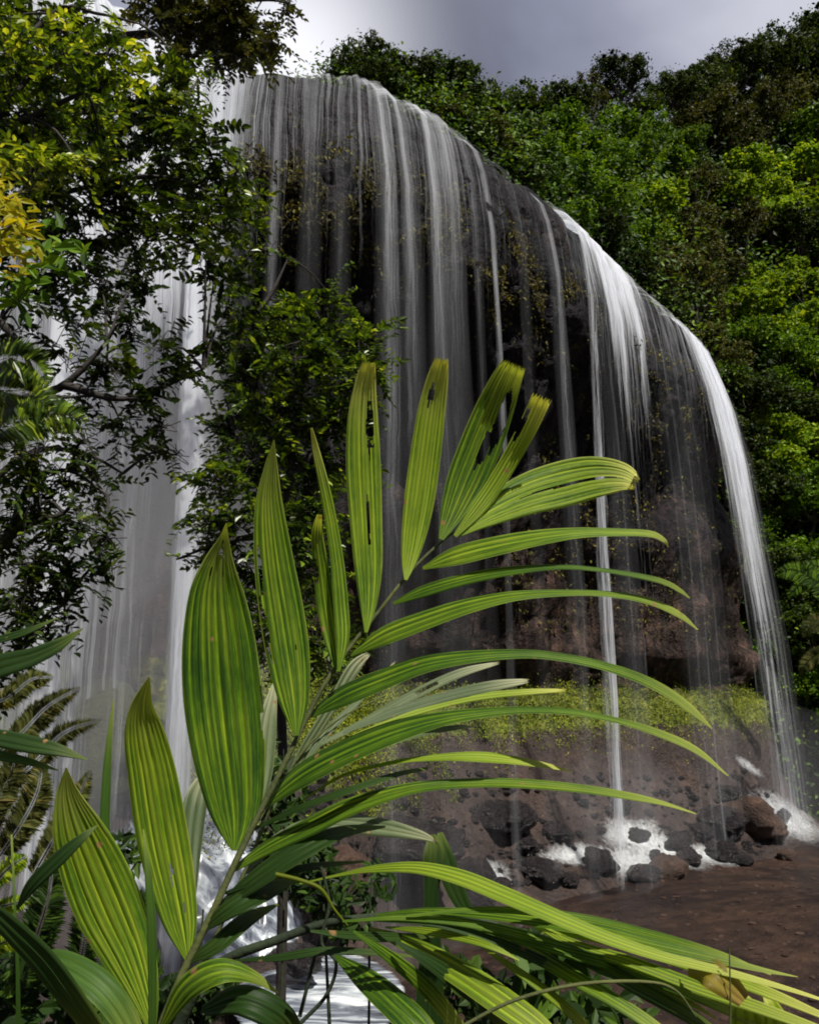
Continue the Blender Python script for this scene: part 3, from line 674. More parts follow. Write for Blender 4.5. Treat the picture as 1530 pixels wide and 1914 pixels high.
# ------------------------------------------------------------------ boulders and foam
from mathutils.bvhtree import BVHTree
_cv = [tuple(v) for v in P_]; _gv = [tuple(v) for v in Pg]
BV = BVHTree.FromPolygons(_cv + _gv, [tuple(int(q) for q in f_) for f_ in grid_faces(NS, NV)] + [tuple(int(q) + len(_cv) for q in f_) for f_ in gf])
def ground_hit(px, py):
    d = raydir(px, py).normalized(); h, n_, i_, t_ = BV.ray_cast(Vector((0, 6.5, CAMH)) + d * 0 if False else Vector((0, 0, CAMH)) + d * 9, d)
    return h if h is not None else atz(px, py, 0)
def boulder(px, py, rpx, m, lab, flat=.7, Y=None, seed=0, name='boulder', z=None):
    p = ground_hit(px, py + rpx * .35) if Y is None else at(px, py, Y)
    if Y is None: p.z += rpx / F * p.y * .22
    r = rpx / F * p.y
    me_n = 26; V = []
    th = np.linspace(0, math.pi, me_n); ph = np.linspace(0, 2 * math.pi, 2 * me_n, endpoint=False)
    TH, PH = np.meshgrid(th, ph, indexing='ij')
    U = np.stack([np.sin(TH) * np.cos(PH), np.sin(TH) * np.sin(PH), np.cos(TH)], -1).reshape(-1, 3)
    sd_ = np.array([seed * 3.7, seed * 1.3, seed * 2.1])
    rr = 1 + .38 * vn(U + sd_, .9, 2) + .12 * vn(U + sd_, 3.1, 3)
    # chip flat facets
    for q in range(5):
        d = rand_unit(1)[0]; lim = random.uniform(.84, 1.0); dd = (U * rr[:, None]) @ d; rr = np.where(dd > lim, rr * lim / np.maximum(dd, 1e-3), rr)
    V = U * rr[:, None] * np.array([r * random.uniform(.95, 1.2), r * random.uniform(.9, 1.1), r * flat])
    V += np.array(p)
    nr, ncl = me_n, 2 * me_n
    i = np.arange(nr - 1)[:, None] * ncl; j = np.arange(ncl)[None, :]; j2 = (j + 1) % ncl
    Fc = np.stack([i + j, i + ncl + j, i + ncl + j2, i + j2], -1).reshape(-1, 4)
    o = mesh_np(name, V, Fc, M[m], loc=p, attrs={'moss': ('POINT', np.full(len(V), .1))})
    if lab: tag(o, lab, 'boulder', 'boulders along the foot of the falls')
    return o
BL = [(1005, 1622, 36, 'boulder', 'rounded dark boulder standing alone left of the centre plume'), (880, 1628, 44, 'boulder', 'large wet boulder with a white rim of water, left of the lone round one'),
 (1112, 1612, 32, 'boulder', 'dark boulder just left of where the centre plume lands'), (1262, 1572, 24, 'boulder', 'small dark boulder at the top of the central foam'),
 (1284, 1602, 23, 'boulder', 'dark boulder set into the central foam below the top one'), (1345, 1590, 32, 'boulder', 'black boulder at the right end of the central foam'),
 (1248, 1626, 36, 'boulder_brown', 'rust-brown flat rock at the waterline under the central foam'), (1205, 1634, 30, 'boulder', 'low dark rock beside the rust-brown waterline rock'),
 (1362, 1482, 28, 'boulder', 'black rock on top of the brown outcrop'), (1392, 1522, 46, 'boulder_brown', 'big brown outcrop between the two foam patches'), (1345, 1535, 40, 'boulder', 'dark rock leaning on the left of the brown outcrop'),
 (1432, 1545, 36, 'boulder_brown', 'smooth brown boulder against the right foam'), (940, 1520, 45, 'boulder', 'dark hollowed boulder on the slope above the lone round one'), (1040, 1555, 26, 'boulder', 'small dark stone on the slope above the centre rocks'),
 (1380, 1607, 22, 'boulder', 'small stone right of the black boulder at the waterline'), (1460, 1522, 16, 'boulder', 'tiny dark stone within the right foam'), (1310, 1550, 22, 'boulder', 'small dark stone above the black boulder'),
 (930, 1660, 26, 'boulder', 'low stone at the water edge below the white-rimmed boulder'), (1060, 1640, 20, 'boulder', 'low stone at the waterline left of the centre plume'), (1190, 1560, 18, 'boulder', 'small stone just right of the centre plume'),
 (985, 1580, 20, 'boulder', 'small stone behind the lone round boulder'), (1150, 1500, 22, 'boulder', 'small dark stone high on the slope behind the centre plume'), (890, 1690, 34, 'boulder', 'dark boulder with a foam tongue at its foot, seen through the palm'),
 (1470, 1600, 18, 'boulder_brown', 'small orange stone at the edge of the mud flat on the right'), (1220, 1600, 16, 'boulder', 'tiny stone in the middle of the central foam')]
for i, (px, py, r, m, lab) in enumerate(BL):
    # find depth: boulders up the slope stand on the talus
    s = min(SS[-1], s_of_px(min(px, 1345))); best = None
    boulder(px, py, r, m, lab, random.uniform(.6, .85), None, i + 1, z=np.interp(1640 - py, [0, 60, 160], [.1, .7, 2.6]))
rb = []
_ico = None
for q in range(520):
    px = random.uniform(560, 1440); py = random.uniform(1440, 1655) if px < 1250 else random.uniform(1440, 1610)
    h = ground_hit(px, py)
    if h.z < -.05 or h.z > 5: continue
    r = random.choice([.06, .08, .1, .14, .2]) * random.uniform(.7, 1.3)
    th = np.linspace(0, math.pi, 6); ph = np.linspace(0, 2 * math.pi, 9, endpoint=False); TH, PH = np.meshgrid(th, ph, indexing='ij')
    U = np.stack([np.sin(TH) * np.cos(PH), np.sin(TH) * np.sin(PH), np.cos(TH)], -1).reshape(-1, 3) * (1 + .10 * rng.normal(size=(54, 1)).clip(-1, 1))
    U[:9] = U[0]; U[-9:] = U[-1]
    V = U * np.array([r * random.uniform(.9, 1.6), r * random.uniform(.8, 1.3), r * .7]) + np.array(h)
    i = np.arange(5)[:, None] * 9; j = np.arange(9)[None, :]; rb.append((V, np.stack([i + j, i + 9 + j, i + 9 + (j + 1) % 9, i + (j + 1) % 9], -1).reshape(-1, 4)))
V, Fc = join(rb); tag(mesh_np('rubble', V, Fc, M['boulder']), 'loose stones strewn over the slope at the foot of the falls', 'rubble', kind='stuff')
# white-rimmed boulder's sheet of foam, and foam between rocks
def foam_patch(name, px, py, wx, wy, lab, z=None, nx=60, ny=40, rot=0, pw=1.0):
    U_, W_ = np.meshgrid(np.linspace(-1, 1, nx), np.linspace(-1, 1, ny), indexing='ij')
    V = []; D = []
    z0 = z if z is not None else np.interp(1640 - py, [0, 60, 160], [.1, .7, 2.6])
    for a, b in zip(U_.ravel(), W_.ravel()):
        qx = px + wx * a * math.cos(rot) - wy * b * math.sin(rot); qy = py + wy * b * math.cos(rot) + wx * a * math.sin(rot)
        p = ground_hit(qx, qy) if z is None else atz(qx, qy, z)
        p = p + (Vector((0, 0, CAMH)) - p).normalized() * .12 + Vector((0, 0, .06)); V.append(p); D.append(max(0, 1 - (a * a + b * b)) ** pw)
    V = np.array([tuple(v) for v in V]); V[:, 2] += (.03 if name == 'water' else .12) * vn(V, 1.3, 3)
    o = mesh_np(name, V, grid_faces(nx, ny), M['pool' if name == 'water' else 'foam'], attrs={'dens': ('POINT', D)})
    tag(o, lab, 'white water', kind='structure'); return o
foam_patch('foam', 1185, 1612, 110, 46, 'white foam where the centre plume lands')
foam_patch('foam', 1235, 1588, 140, 34, 'white water running down between the central boulders', rot=.35)
foam_patch('foam', 1325, 1600, 90, 26, 'white foam right of the central boulders', rot=.2)
foam_patch('foam', 1465, 1528, 120, 44, 'white foam at the foot of the right plume', rot=.55)
foam_patch('foam', 1400, 1435, 70, 18, 'thin white water sliding down the slope under the right plume', rot=.65, pw=2.6)
foam_patch('foam', 1180, 1560, 120, 60, 'fine spray on the rocks behind the centre plume', pw=2.2)
foam_patch('foam', 900, 1640, 110, 60, 'thin water sliding round the white-rimmed boulder', pw=2.2)
foam_patch('foam', 880, 1692, 40, 20, 'small white tongue of foam below the palm leaflets', rot=.5)
foam_patch('foam', 1080, 1600, 130, 38, 'thin splashing water left of the centre plume', pw=1.8)
# stream pools at the bottom left
foam_patch('water', 590, 1870, 170, 90, 'white pool of the stream seen under the palm', z=.5, pw=.35)
foam_patch('water', 440, 1730, 130, 75, 'white stepped cascade behind the palm stalk', pw=.5)
foam_patch('water', 350, 1600, 160, 90, 'pale rushing water at the foot of the left fall', pw=.6)
boulder(205, 1400, 110, 'mossrock', 'mossy green rock under the left fall', 1.0, 21.2, 41, 'mossy_rock')
boulder(620, 1640, 60, 'boulder_brown', 'pale wet rock in the stream behind the palm stalk', .7, 22, 43)
boulder(560, 1790, 40, 'boulder', 'dark rock dividing the white stream pools', .6, 20, 44)
boulder(780, 1585, 70, 'boulder', 'humped wet rock with a water rim behind the palm leaflets', .7, 27, 45, 'mossy_rock')

def sprays(blobs, leaf, dens):
    """twigs with alternate leaves along them, filling each blob; returns leaf centres, normals, directions and the twig mesh"""
    Cn, Nr, Dr, TW = [], [], [], []
    for c, r in blobs:
        m = 12; nt_ = max(6, int((r / leaf) ** 2 * dens / m)); c = np.array(c)
        st = c + rand_unit(nt_) * r * rng.uniform(.05, .8, (nt_, 1)); d = rand_unit(nt_) * .8 + (st - c) / r * .8; d[:, 2] -= .1
        d /= np.linalg.norm(d, axis=1)[:, None]; ln = rng.uniform(3.0, 5.5, nt_) * leaf; tq = np.tile(np.linspace(.08, 1, m), nt_)
        L_ = np.repeat(ln, m); D_ = np.repeat(d, m, 0); up = rand_unit(nt_) * .55; up[:, 2] += .9; up = np.repeat(up, m, 0)
        P = np.repeat(st, m, 0) + D_ * (L_ * tq)[:, None]; P[:, 2] -= tq ** 2 * L_ * .3
        side = np.cross(D_, up); side /= np.linalg.norm(side, axis=1)[:, None] + 1e-9; sg = np.tile(np.where(np.arange(m) % 2, 1.0, -1.0), nt_)[:, None]
        sg = np.where((np.arange(len(P)) % m == m - 1)[:, None], 0, sg)
        dl = side * sg * .85 + D_ * .6; dl /= np.linalg.norm(dl, axis=1)[:, None] + 1e-9
        Cn.append(P + dl * leaf * .5); Nr.append(up + rand_unit(len(P)) * .35); Dr.append(dl)
        for q in range(nt_):
            a = st[q]; b = a + d[q] * ln[q] * .5 - np.array([0, 0, ln[q] * .075]); e_ = a + d[q] * ln[q] - np.array([0, 0, ln[q] * .3]); TW.append(tube([tuple(a - d[q] * ln[q] * .5), tuple(a), tuple(b), tuple(e_)], [leaf * .07, leaf * .02], 3))
    return np.vstack(Cn), np.vstack(Nr), np.vstack(Dr), TW
# ------------------------------------------------------------------ trees on the left, nearer than the falls
def near_tree(name, lab, Y, blobs, trunkpts, rad, mk, leaf, per, limbs=(), dy=1.0, asp=.5):
    """blobs (px,py,rpx); trunkpts/limbs in pixels with depth offsets"""
    base = at(trunkpts[0][0], trunkpts[0][1], Y + trunkpts[0][2])
    root = empty(name, base, lab, 'tree', 'trees in front of the left fall')
    T = [tuple(at(x, y, Y + d)) for x, y, d in trunkpts]
    parts = [tube(T, rad, 8, 24)]
    Bs = []
    for (px, py, rp) in blobs:
        yy = Y + random.uniform(-.6, .6) * dy; c = np.array(at(px, py, yy)); Bs.append((c, rp / F * Y))
    Vt, Ft = join(parts); mesh_np('trunk', Vt, Ft, M['bark_dark'], root)
    for lb in limbs:
        V, Fc = tube([tuple(at(x, y, Y + d)) for x, y, d in lb], [.055 * Y / 9, .03 * Y / 9, .012], 6, 16); mesh_np('branch', V, Fc, M['bark_dark'], root)
    # twigs to every blob from the nearest limb point
    anchors = np.array(T + [tuple(at(x, y, Y + d)) for lb in limbs for x, y, d in lb]); tw = []
    for c, r in Bs:
        a = anchors[np.argmin(np.linalg.norm(anchors - c, axis=1))]
        tw.append(tube([tuple(a), tuple((a + c) / 2 + np.array([0, 0, .12])), tuple(c)], [.02, .014, .006], 5, 7))
        for q in range(4):
            e_ = c + rand_unit(1)[0] * r * .9; tw.append(tube([tuple(c), tuple((c + e_) / 2 + np.array([0, 0, .05])), tuple(e_)], [.008, .005, .002], 4, 5))
    cen, nr, dr, tws = sprays(Bs, leaf, per / 100 * 6.5)
    V, Fc = join(tw + tws); tag(mesh_np('twigs', V, Fc, M['bark_dark'], root), kind='stuff')
    leaves_obj('crown', cen, nr, rng.uniform(.7, 1.35, len(cen)) * leaf * 1.2, M[mk], root, asp, True, .25, var=np.clip(rng.beta(1.3, 2.0, len(cen)) + .35 * vn(cen, 1.1, 2), 0, 1), dirs=dr)
    return root
near_tree('leafy_tree', 'yellow-green boughs with sunlight painted into the leaf colour, reaching in from the upper left edge', 7.5,
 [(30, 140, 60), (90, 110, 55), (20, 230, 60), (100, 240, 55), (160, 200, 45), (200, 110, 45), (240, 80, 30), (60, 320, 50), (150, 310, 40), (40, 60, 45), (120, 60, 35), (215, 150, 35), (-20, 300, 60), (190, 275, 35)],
 [(-330, 2300, .5), (-260, 1300, .3), (-180, 700, .2), (-60, 300, 0), (60, 220, 0), (160, 170, 0)], [.2, .17, .12, .07, .04, .02], 'leaf_painted_sun', .085, 300,
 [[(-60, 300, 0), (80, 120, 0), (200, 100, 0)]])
near_tree('leafy_tree', 'large dark green tree filling the upper left corner behind the yellow-green boughs', 9,
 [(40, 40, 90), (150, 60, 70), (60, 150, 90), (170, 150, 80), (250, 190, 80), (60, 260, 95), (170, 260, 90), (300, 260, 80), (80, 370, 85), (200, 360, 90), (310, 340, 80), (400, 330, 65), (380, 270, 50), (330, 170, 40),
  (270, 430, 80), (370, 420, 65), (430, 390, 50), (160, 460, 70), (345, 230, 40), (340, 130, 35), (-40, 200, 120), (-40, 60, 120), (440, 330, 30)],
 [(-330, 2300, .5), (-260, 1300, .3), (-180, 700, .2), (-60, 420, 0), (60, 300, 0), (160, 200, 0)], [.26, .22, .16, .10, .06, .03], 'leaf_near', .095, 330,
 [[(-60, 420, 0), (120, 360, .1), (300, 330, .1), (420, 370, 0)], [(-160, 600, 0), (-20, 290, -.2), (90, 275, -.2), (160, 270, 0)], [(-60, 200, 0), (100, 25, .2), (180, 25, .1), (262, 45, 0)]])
near_tree('dark_tree', 'black silhouetted tree against the white fall at the left edge', 8,
 [(90, 520, 60), (30, 530, 50), (190, 540, 70), (260, 520, 45), (150, 610, 45), (240, 610, 45), (300, 650, 42), (200, 690, 60), (270, 730, 60), (340, 700, 45), (160, 770, 45), (230, 800, 50), (40, 620, 30), (400, 520, 45),
  (420, 590, 35), (300, 800, 40), (390, 640, 35), (120, 670, 35), (330, 850, 28), (385, 470, 45)],
 [(-250, 2300, .5), (-200, 1400, .2), (-120, 1000, 0), (0, 780, 0), (120, 720, 0), (200, 640, 0)], [.2, .17, .12, .07, .04, .02], 'leaf_dark', .085, 230,
 [[(120, 720, 0), (240, 745, 0), (380, 690, 0)], [(0, 600, 0), (40, 650, 0), (90, 735, 0), (180, 740, 0)], [(-120, 1000, 0), (50, 850, 0), (160, 850, 0), (230, 885, .1)]])
near_tree('dark_tree', 'low dark leafy branches hanging left of the misty rock wall', 7,
 [(60, 850, 70), (120, 900, 50), (180, 900, 40), (60, 960, 80), (150, 980, 55), (200, 1010, 32), (60, 1060, 80), (130, 1090, 60), (40, 1150, 70), (120, 1160, 40), (205, 1055, 22), (10, 760, 60), (30, 1240, 40), (160, 830, 35)],
 [(-200, 2300, .5), (-160, 1500, .2), (-90, 1150, 0), (20, 1000, 0), (120, 960, 0)], [.16, .13, .08, .05, .02], 'leaf_dark', .075, 230,
 [[(20, 1000, 0), (60, 900, 0), (130, 880, 0), (200, 925, 0)], [(-90, 1150, 0), (30, 1120, 0), (120, 1130, 0)]])
near_tree('leafy_tree', 'dense rounded tree standing in front of the cave left of centre', 13,
 [(570, 590, 65), (630, 570, 50), (500, 620, 65), (670, 640, 50), (580, 680, 90), (460, 700, 75), (660, 720, 55), (520, 780, 90), (620, 790, 65), (430, 800, 60), (440, 630, 40), (420, 560, 30), (690, 690, 40), (480, 880, 80), (580, 880, 75), (400, 900, 55),
  (640, 870, 50), (430, 980, 60), (520, 980, 70), (600, 970, 60), (380, 980, 40), (560, 1070, 70), (470, 1080, 60), (620, 1080, 50), (700, 640, 30), (400, 1060, 45), (520, 1180, 80), (600, 1200, 70), (450, 1200, 60)],
 [(520, 2100, .3), (530, 1500, .2), (520, 1150, .1), (540, 900, 0), (560, 760, 0), (580, 640, 0)], [.08, .08, .07, .06, .04, .02], 'leaf_near', .12, 330,
 [[(530, 1000, 0), (460, 860, 0), (420, 740, 0)], [(540, 900, 0), (620, 800, 0), (670, 680, 0)], [(540, 1000, 0), (430, 1010, 0), (330, 1045, 0)], [(440, 620, -.1), (500, 560, -.1), (540, 480, -.1)]], dy=1.3)
near_tree('leafy_tree', 'olive crown overhanging the lip at the top of the picture', 15,
 [(290, 20, 50), (350, 50, 60), (420, 20, 70), (410, 80, 55), (470, 50, 45), (480, 95, 38), (440, 110, 35), (350, 110, 35), (320, -40, 80), (430, -60, 80), (535, 8, 20), (500, 80, 28), (545, -15, 25)],
 [(-500, 2000, 1), (-380, 1000, .5), (-100, 300, 0), (140, 100, 0), (300, 60, 0), (420, 40, 0)], [.3, .26, .2, .13, .08, .04], 'leaf_olive', .12, 420,
 [[(300, 60, 0), (420, 10, 0), (490, 0, 0), (540, 5, 0)]])
near_tree('small_tree', 'small fine-leaved branches over the left end of the lip', 12,
 [(330, 200, 38), (360, 170, 34), (380, 140, 26), (350, 235, 30), (300, 150, 35), (460, 480, 28), (500, 475, 18), (470, 430, 26), (455, 350, 26)],
 [(-500, 2000, 1), (-380, 1000, .5), (-100, 500, 0), (140, 300, 0), (300, 200, 0), (360, 170, 0)], [.2, .18, .12, .08, .04, .02], 'leaf_near', .10, 220,
 [[(300, 340, 0), (400, 420, 0), (480, 470, 0)]])

# yellow-leaved shrub at the left edge
def broad_plant(name, lab, cat, Y, stems, leaves, mk, group=None, asp=.42, six=True, smat='stem', srad=.006):
    base = at(stems[0][0][0], stems[0][0][1], Y); root = empty(name, base, lab, cat, group)
    V, Fc = join([tube([tuple(at(x, y, Y)) for x, y in st], [srad * 1.4, srad, srad * .5], 6, 12) for st in stems]); mesh_np('stem', V, Fc, M[smat], root)
    cen = []; sz = []
    for px, py, r, n, s in leaves:
        for _ in range(n):
            a = random.uniform(0, 6.28); q = r * math.sqrt(random.random()); cen.append(tuple(at(px + math.cos(a) * q, py + math.sin(a) * q, Y + random.gauss(0, .12) * Y / 3))); sz.append(s * random.uniform(.7, 1.25) / F * Y)
    cen = np.array(cen); nn = rand_unit(len(cen)) * .7 + np.array([.1, -.6, .6])
    leaves_obj('foliage', cen, nn, np.array(sz), M[mk], root, asp, True, .5); return root
broad_plant('yellow_shrub', 'bright yellow and orange leaves sticking in at the left edge', 'shrub', 4.5, [[(-160, 1900), (-120, 900), (-40, 480), (40, 420)]],
            [(10, 350, 30, 14, 40), (30, 400, 40, 26, 46), (40, 450, 45, 26, 44), (20, 480, 40, 16, 44), (5, 420, 40, 20, 50)], 'leaf_yellow', asp=.34)
broad_plant('green_shrub', 'glossy green leaves just below the yellow leaves', 'shrub', 5.0, [[(-160, 1900), (-100, 900), (10, 600), (110, 470)]],
            [(100, 440, 30, 12, 44), (60, 490, 45, 24, 48), (130, 480, 40, 18, 44), (20, 540, 40, 18, 48), (50, 560, 40, 12, 46)], 'leaf_mid', asp=.42)

# ------------------------------------------------------------------ blades traced as long leaves (palm leaflets, grass)
def blade_mat(name, stops, pale=(.45, .5, .12), spots=True, trans=.3, dark=.35):
    m, t = mat(name); uv = N(t, 'ShaderNodeUVMap'); uv.uv_map = 'UVMap'; s = N(t, 'ShaderNodeSeparateXYZ'); t.links.new(uv.outputs[0], s.inputs[0])
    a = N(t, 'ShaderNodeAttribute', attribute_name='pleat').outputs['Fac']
    mp = N(t, 'ShaderNodeMapping'); mp.inputs['Scale'].default_value = (34, 2.2, 1); t.links.new(uv.outputs[0], mp.inputs[0])
    n = noise(t, 1.0, 5, .65, mp.outputs[0], .3)
    g = N(t, 'ShaderNodeNewGeometry'); n2 = noise(t, 7, 4, .6, g.outputs['Position'])
    oi = N(t, 'ShaderNodeObjectInfo')
    mpb = N(t, 'ShaderNodeMapping'); mpb.inputs['Scale'].default_value = (11, 1.3, 1); t.links.new(uv.outputs[0], mpb.inputs[0]); nb = noise(t, 1.0, 3, .6, mpb.outputs[0], .2)
    mpc = N(t, 'ShaderNodeMapping'); mpc.inputs['Scale'].default_value = (40, 26, 1); t.links.new(uv.outputs[0], mpc.inputs[0]); nc = noise(t, 1.0, 2, .6, mpc.outputs[0])
    f = math_(t, 'ADD', math_(t, 'MULTIPLY', n.outputs[0], .35), math_(t, 'MULTIPLY', n2.outputs[0], .2))
    f = math_(t, 'ADD', f, math_(t, 'MULTIPLY', nb.outputs[0], .42)); f = math_(t, 'ADD', f, math_(t, 'MULTIPLY', nc.outputs[0], .13))
    f = math_(t, 'ADD', f, math_(t, 'MULTIPLY', math_(t, 'SUBTRACT', oi.outputs['Random'], .5), .12))
    col = ramp(t, f, stops).outputs[0]
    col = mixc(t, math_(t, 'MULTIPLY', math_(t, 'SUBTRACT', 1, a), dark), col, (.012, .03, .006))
    # paler, drier towards the tip
    tipf = math_(t, 'MULTIPLY', math_(t, 'SUBTRACT', math_(t, 'ADD', s.outputs['Y'], math_(t, 'MULTIPLY', nb.outputs[0], .6)), .98), 2.4, True)
    col = mixc(t, tipf, col, pale)
    eg = math_(t, 'MULTIPLY', math_(t, 'SUBTRACT', math_(t, 'ABSOLUTE', math_(t, 'SUBTRACT', s.outputs['X'], .5)), .478), 20, True)
    col = mixc(t, eg, col, pale)
    if spots:
        vo = N(t, 'ShaderNodeTexVoronoi'); vo.inputs['Scale'].default_value = 14; t.links.new(g.outputs['Position'], vo.inputs['Vector'])
        k = math_(t, 'MULTIPLY', math_(t, 'SUBTRACT', .10, vo.outputs['Distance']), 20, True)
        col = mixc(t, k, col, (.28, .16, .07))
    p = N(t, 'ShaderNodeBsdfPrincipled'); p.inputs['Roughness'].default_value = .5; p.inputs['Specular IOR Level'].default_value = .25; t.links.new(col, p.inputs['Base Color'])
    b = N(t, 'ShaderNodeBump'); b.inputs['Strength'].default_value = .25; b.inputs['Distance'].default_value = .002
    mp3 = N(t, 'ShaderNodeMapping'); mp3.inputs['Scale'].default_value = (60, .6, 1); t.links.new(uv.outputs[0], mp3.inputs[0])
    t.links.new(noise(t, 1.0, 2, .5, mp3.outputs[0]).outputs[0], b.inputs['Height']); t.links.new(b.outputs[0], p.inputs['Normal'])
    tr = N(t, 'ShaderNodeBsdfTranslucent'); t.links.new(mixc(t, 1.0, col, (1.6, 1.5, .5), 'MULTIPLY'), tr.inputs[0])
    mm = N(t, 'ShaderNodeMixShader'); mm.inputs[0].default_value = trans; t.links.new(p.outputs[0], mm.inputs[1]); t.links.new(tr.outputs[0], mm.inputs[2])
    o = N(t, 'ShaderNodeOutputMaterial'); t.links.new(mm.outputs[0], o.inputs[0]); return m
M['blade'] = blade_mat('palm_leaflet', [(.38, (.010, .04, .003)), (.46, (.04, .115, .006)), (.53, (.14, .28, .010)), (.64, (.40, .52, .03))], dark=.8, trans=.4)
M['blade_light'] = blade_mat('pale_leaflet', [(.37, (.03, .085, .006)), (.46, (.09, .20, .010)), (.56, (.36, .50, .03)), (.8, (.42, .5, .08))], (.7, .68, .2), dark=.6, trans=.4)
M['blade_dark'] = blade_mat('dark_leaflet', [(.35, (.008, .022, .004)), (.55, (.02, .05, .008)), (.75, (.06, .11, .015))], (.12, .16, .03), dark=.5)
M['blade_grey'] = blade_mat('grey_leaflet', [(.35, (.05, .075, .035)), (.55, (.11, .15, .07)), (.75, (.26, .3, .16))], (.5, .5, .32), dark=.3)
M['withered'] = blade_mat('withered_leaf', [(.35, (.10, .08, .012)), (.55, (.22, .17, .02)), (.75, (.36, .26, .05))], (.3, .2, .06))
M['grass'] = blade_mat('grass_blade', [(.35, (.025, .07, .012)), (.55, (.06, .13, .02)), (.75, (.13, .21, .03))], (.25, .3, .06), False, .35, .2)
def blade(name, pts, Y0, Y1, mk, parent=None, pleats=7, tilt=.5, amp=.5, sag=0.0, holes=(), ragged=0.0, n=56, flip=1, gutter=.0):
    """pts (px,py,width px) along the middle; depth Y0 at the base to Y1 at the tip; pleated across"""
    Q = catmull(pts, n); Q[:, 2] = np.maximum(Q[:, 2], 1.2)
    T = np.gradient(Q[:, :2], axis=0); T /= np.linalg.norm(T, axis=1)[:, None] + 1e-9
    Nx = np.stack([-T[:, 1], T[:, 0]], 1)                       # screen perpendicular
    Nx *= np.where(Nx[:, 1:2] > 0, -1, 1) if abs(T[n // 2, 0]) > abs(T[n // 2, 1]) else 1
    K = pleats * 2 + 1; u = np.linspace(-1, 1, K * 2 - 1); K = len(u); sd0 = rng.uniform(0, 6.28, 2)
    V = np.zeros((n, K, 3)); PL = np.zeros((n, K)); UVs = np.zeros((n, K, 2))
    uu_ = (u + 1) / 2; uu_ = uu_ + .035 * np.sin(uu_ * 7 + sd0[0]) * np.sin(uu_ * math.pi)
    ph = np.abs((uu_ * pleats) % 1 - .5) * 2; ph = ph * (.55 + .45 * np.sin(uu_ * 17 + sd0[1]) ** 2)
    for i in range(n):
        t = i / (n - 1); Y = Y0 + (Y1 - Y0) * t - sag * math.sin(math.pi * t)
        x, y, w = Q[i]; wm = w / F * Y
        for j in range(K):
            e = u[j]
            rg = 0
            if ragged and t > .93: rg = (t - .93) / .07 * ragged * (.5 + .5 * math.sin(j * 2.6 + 1.3 * math.sin(j)))
            dep = tilt * wm * .5 * e + (ph[j] - .5) * amp * wm / pleats * 1.0 + gutter * wm * (abs(e) - .5)
            px = x + Nx[i, 0] * e * w / 2 - T[i, 0] * rg; py = y + Nx[i, 1] * e * w / 2 - T[i, 1] * rg
            V[i, j] = at(px, py, Y + dep)
            PL[i, j] = ph[j]; UVs[i, j] = ((e + 1) / 2, t)
    Fc = grid_faces(n, K)
    if holes:
        cu = UVs.reshape(-1, 2)[Fc].mean(1); keep = np.ones(len(Fc), bool)
        for (u0, u1, v0, v1) in holes:
            vm = (v0 + v1) / 2; um = (u0 + u1) / 2
            jag = .018 * np.sin(cu[:, 0] * 47 + cu[:, 1] * 31) + .012 * np.sin(cu[:, 1] * 140)
            keep &= ~((((cu[:, 0] - um) / ((u1 - u0) / 2)) ** 2 + ((cu[:, 1] - vm + jag) / ((v1 - v0) / 2)) ** 2) < 1)
        Fc = Fc[keep]
    return mesh_np(name, V.reshape(-1, 3), Fc, M[mk], parent, attrs={'pleat': ('POINT', PL.ravel())}, uv=UVs.reshape(-1, 2))
# palm
palm = empty('palm', at(300, 1990, 1.9), 'large foreground palm with pleated ragged leaflets', 'palm')
palm.location.z = 4.6
base = np.array(palm.location)
V, Fc = tube([tuple(base + np.array([0, 0, -.6])), tuple(base + np.array([0, 0, .3])), tuple(at(300, 1930, 1.8))], [.06, .045, .02], 10, 10)
mesh_np('trunk', V, Fc, M['stem'], palm)
def rachis(parent, pts, Y0, Y1, r0, r1, mk='stem'):
    Q = catmull(pts, 40); V, Fc = tube([tuple(at(x, y, Y0 + (Y1 - Y0) * i / 39)) for i, (x, y) in enumerate(Q)], [r0, r1], 8); return mesh_np('frond', V, Fc, M[mk], parent)
f1 = rachis(palm, [(296, 1930), (345, 1812), (400, 1700), (440, 1612), (480, 1530), (520, 1450), (560, 1370), (600, 1290), (650, 1215), (710, 1140), (770, 1065), (830, 1008), (858, 990)], 1.55, 1.75, .0075, .0028)
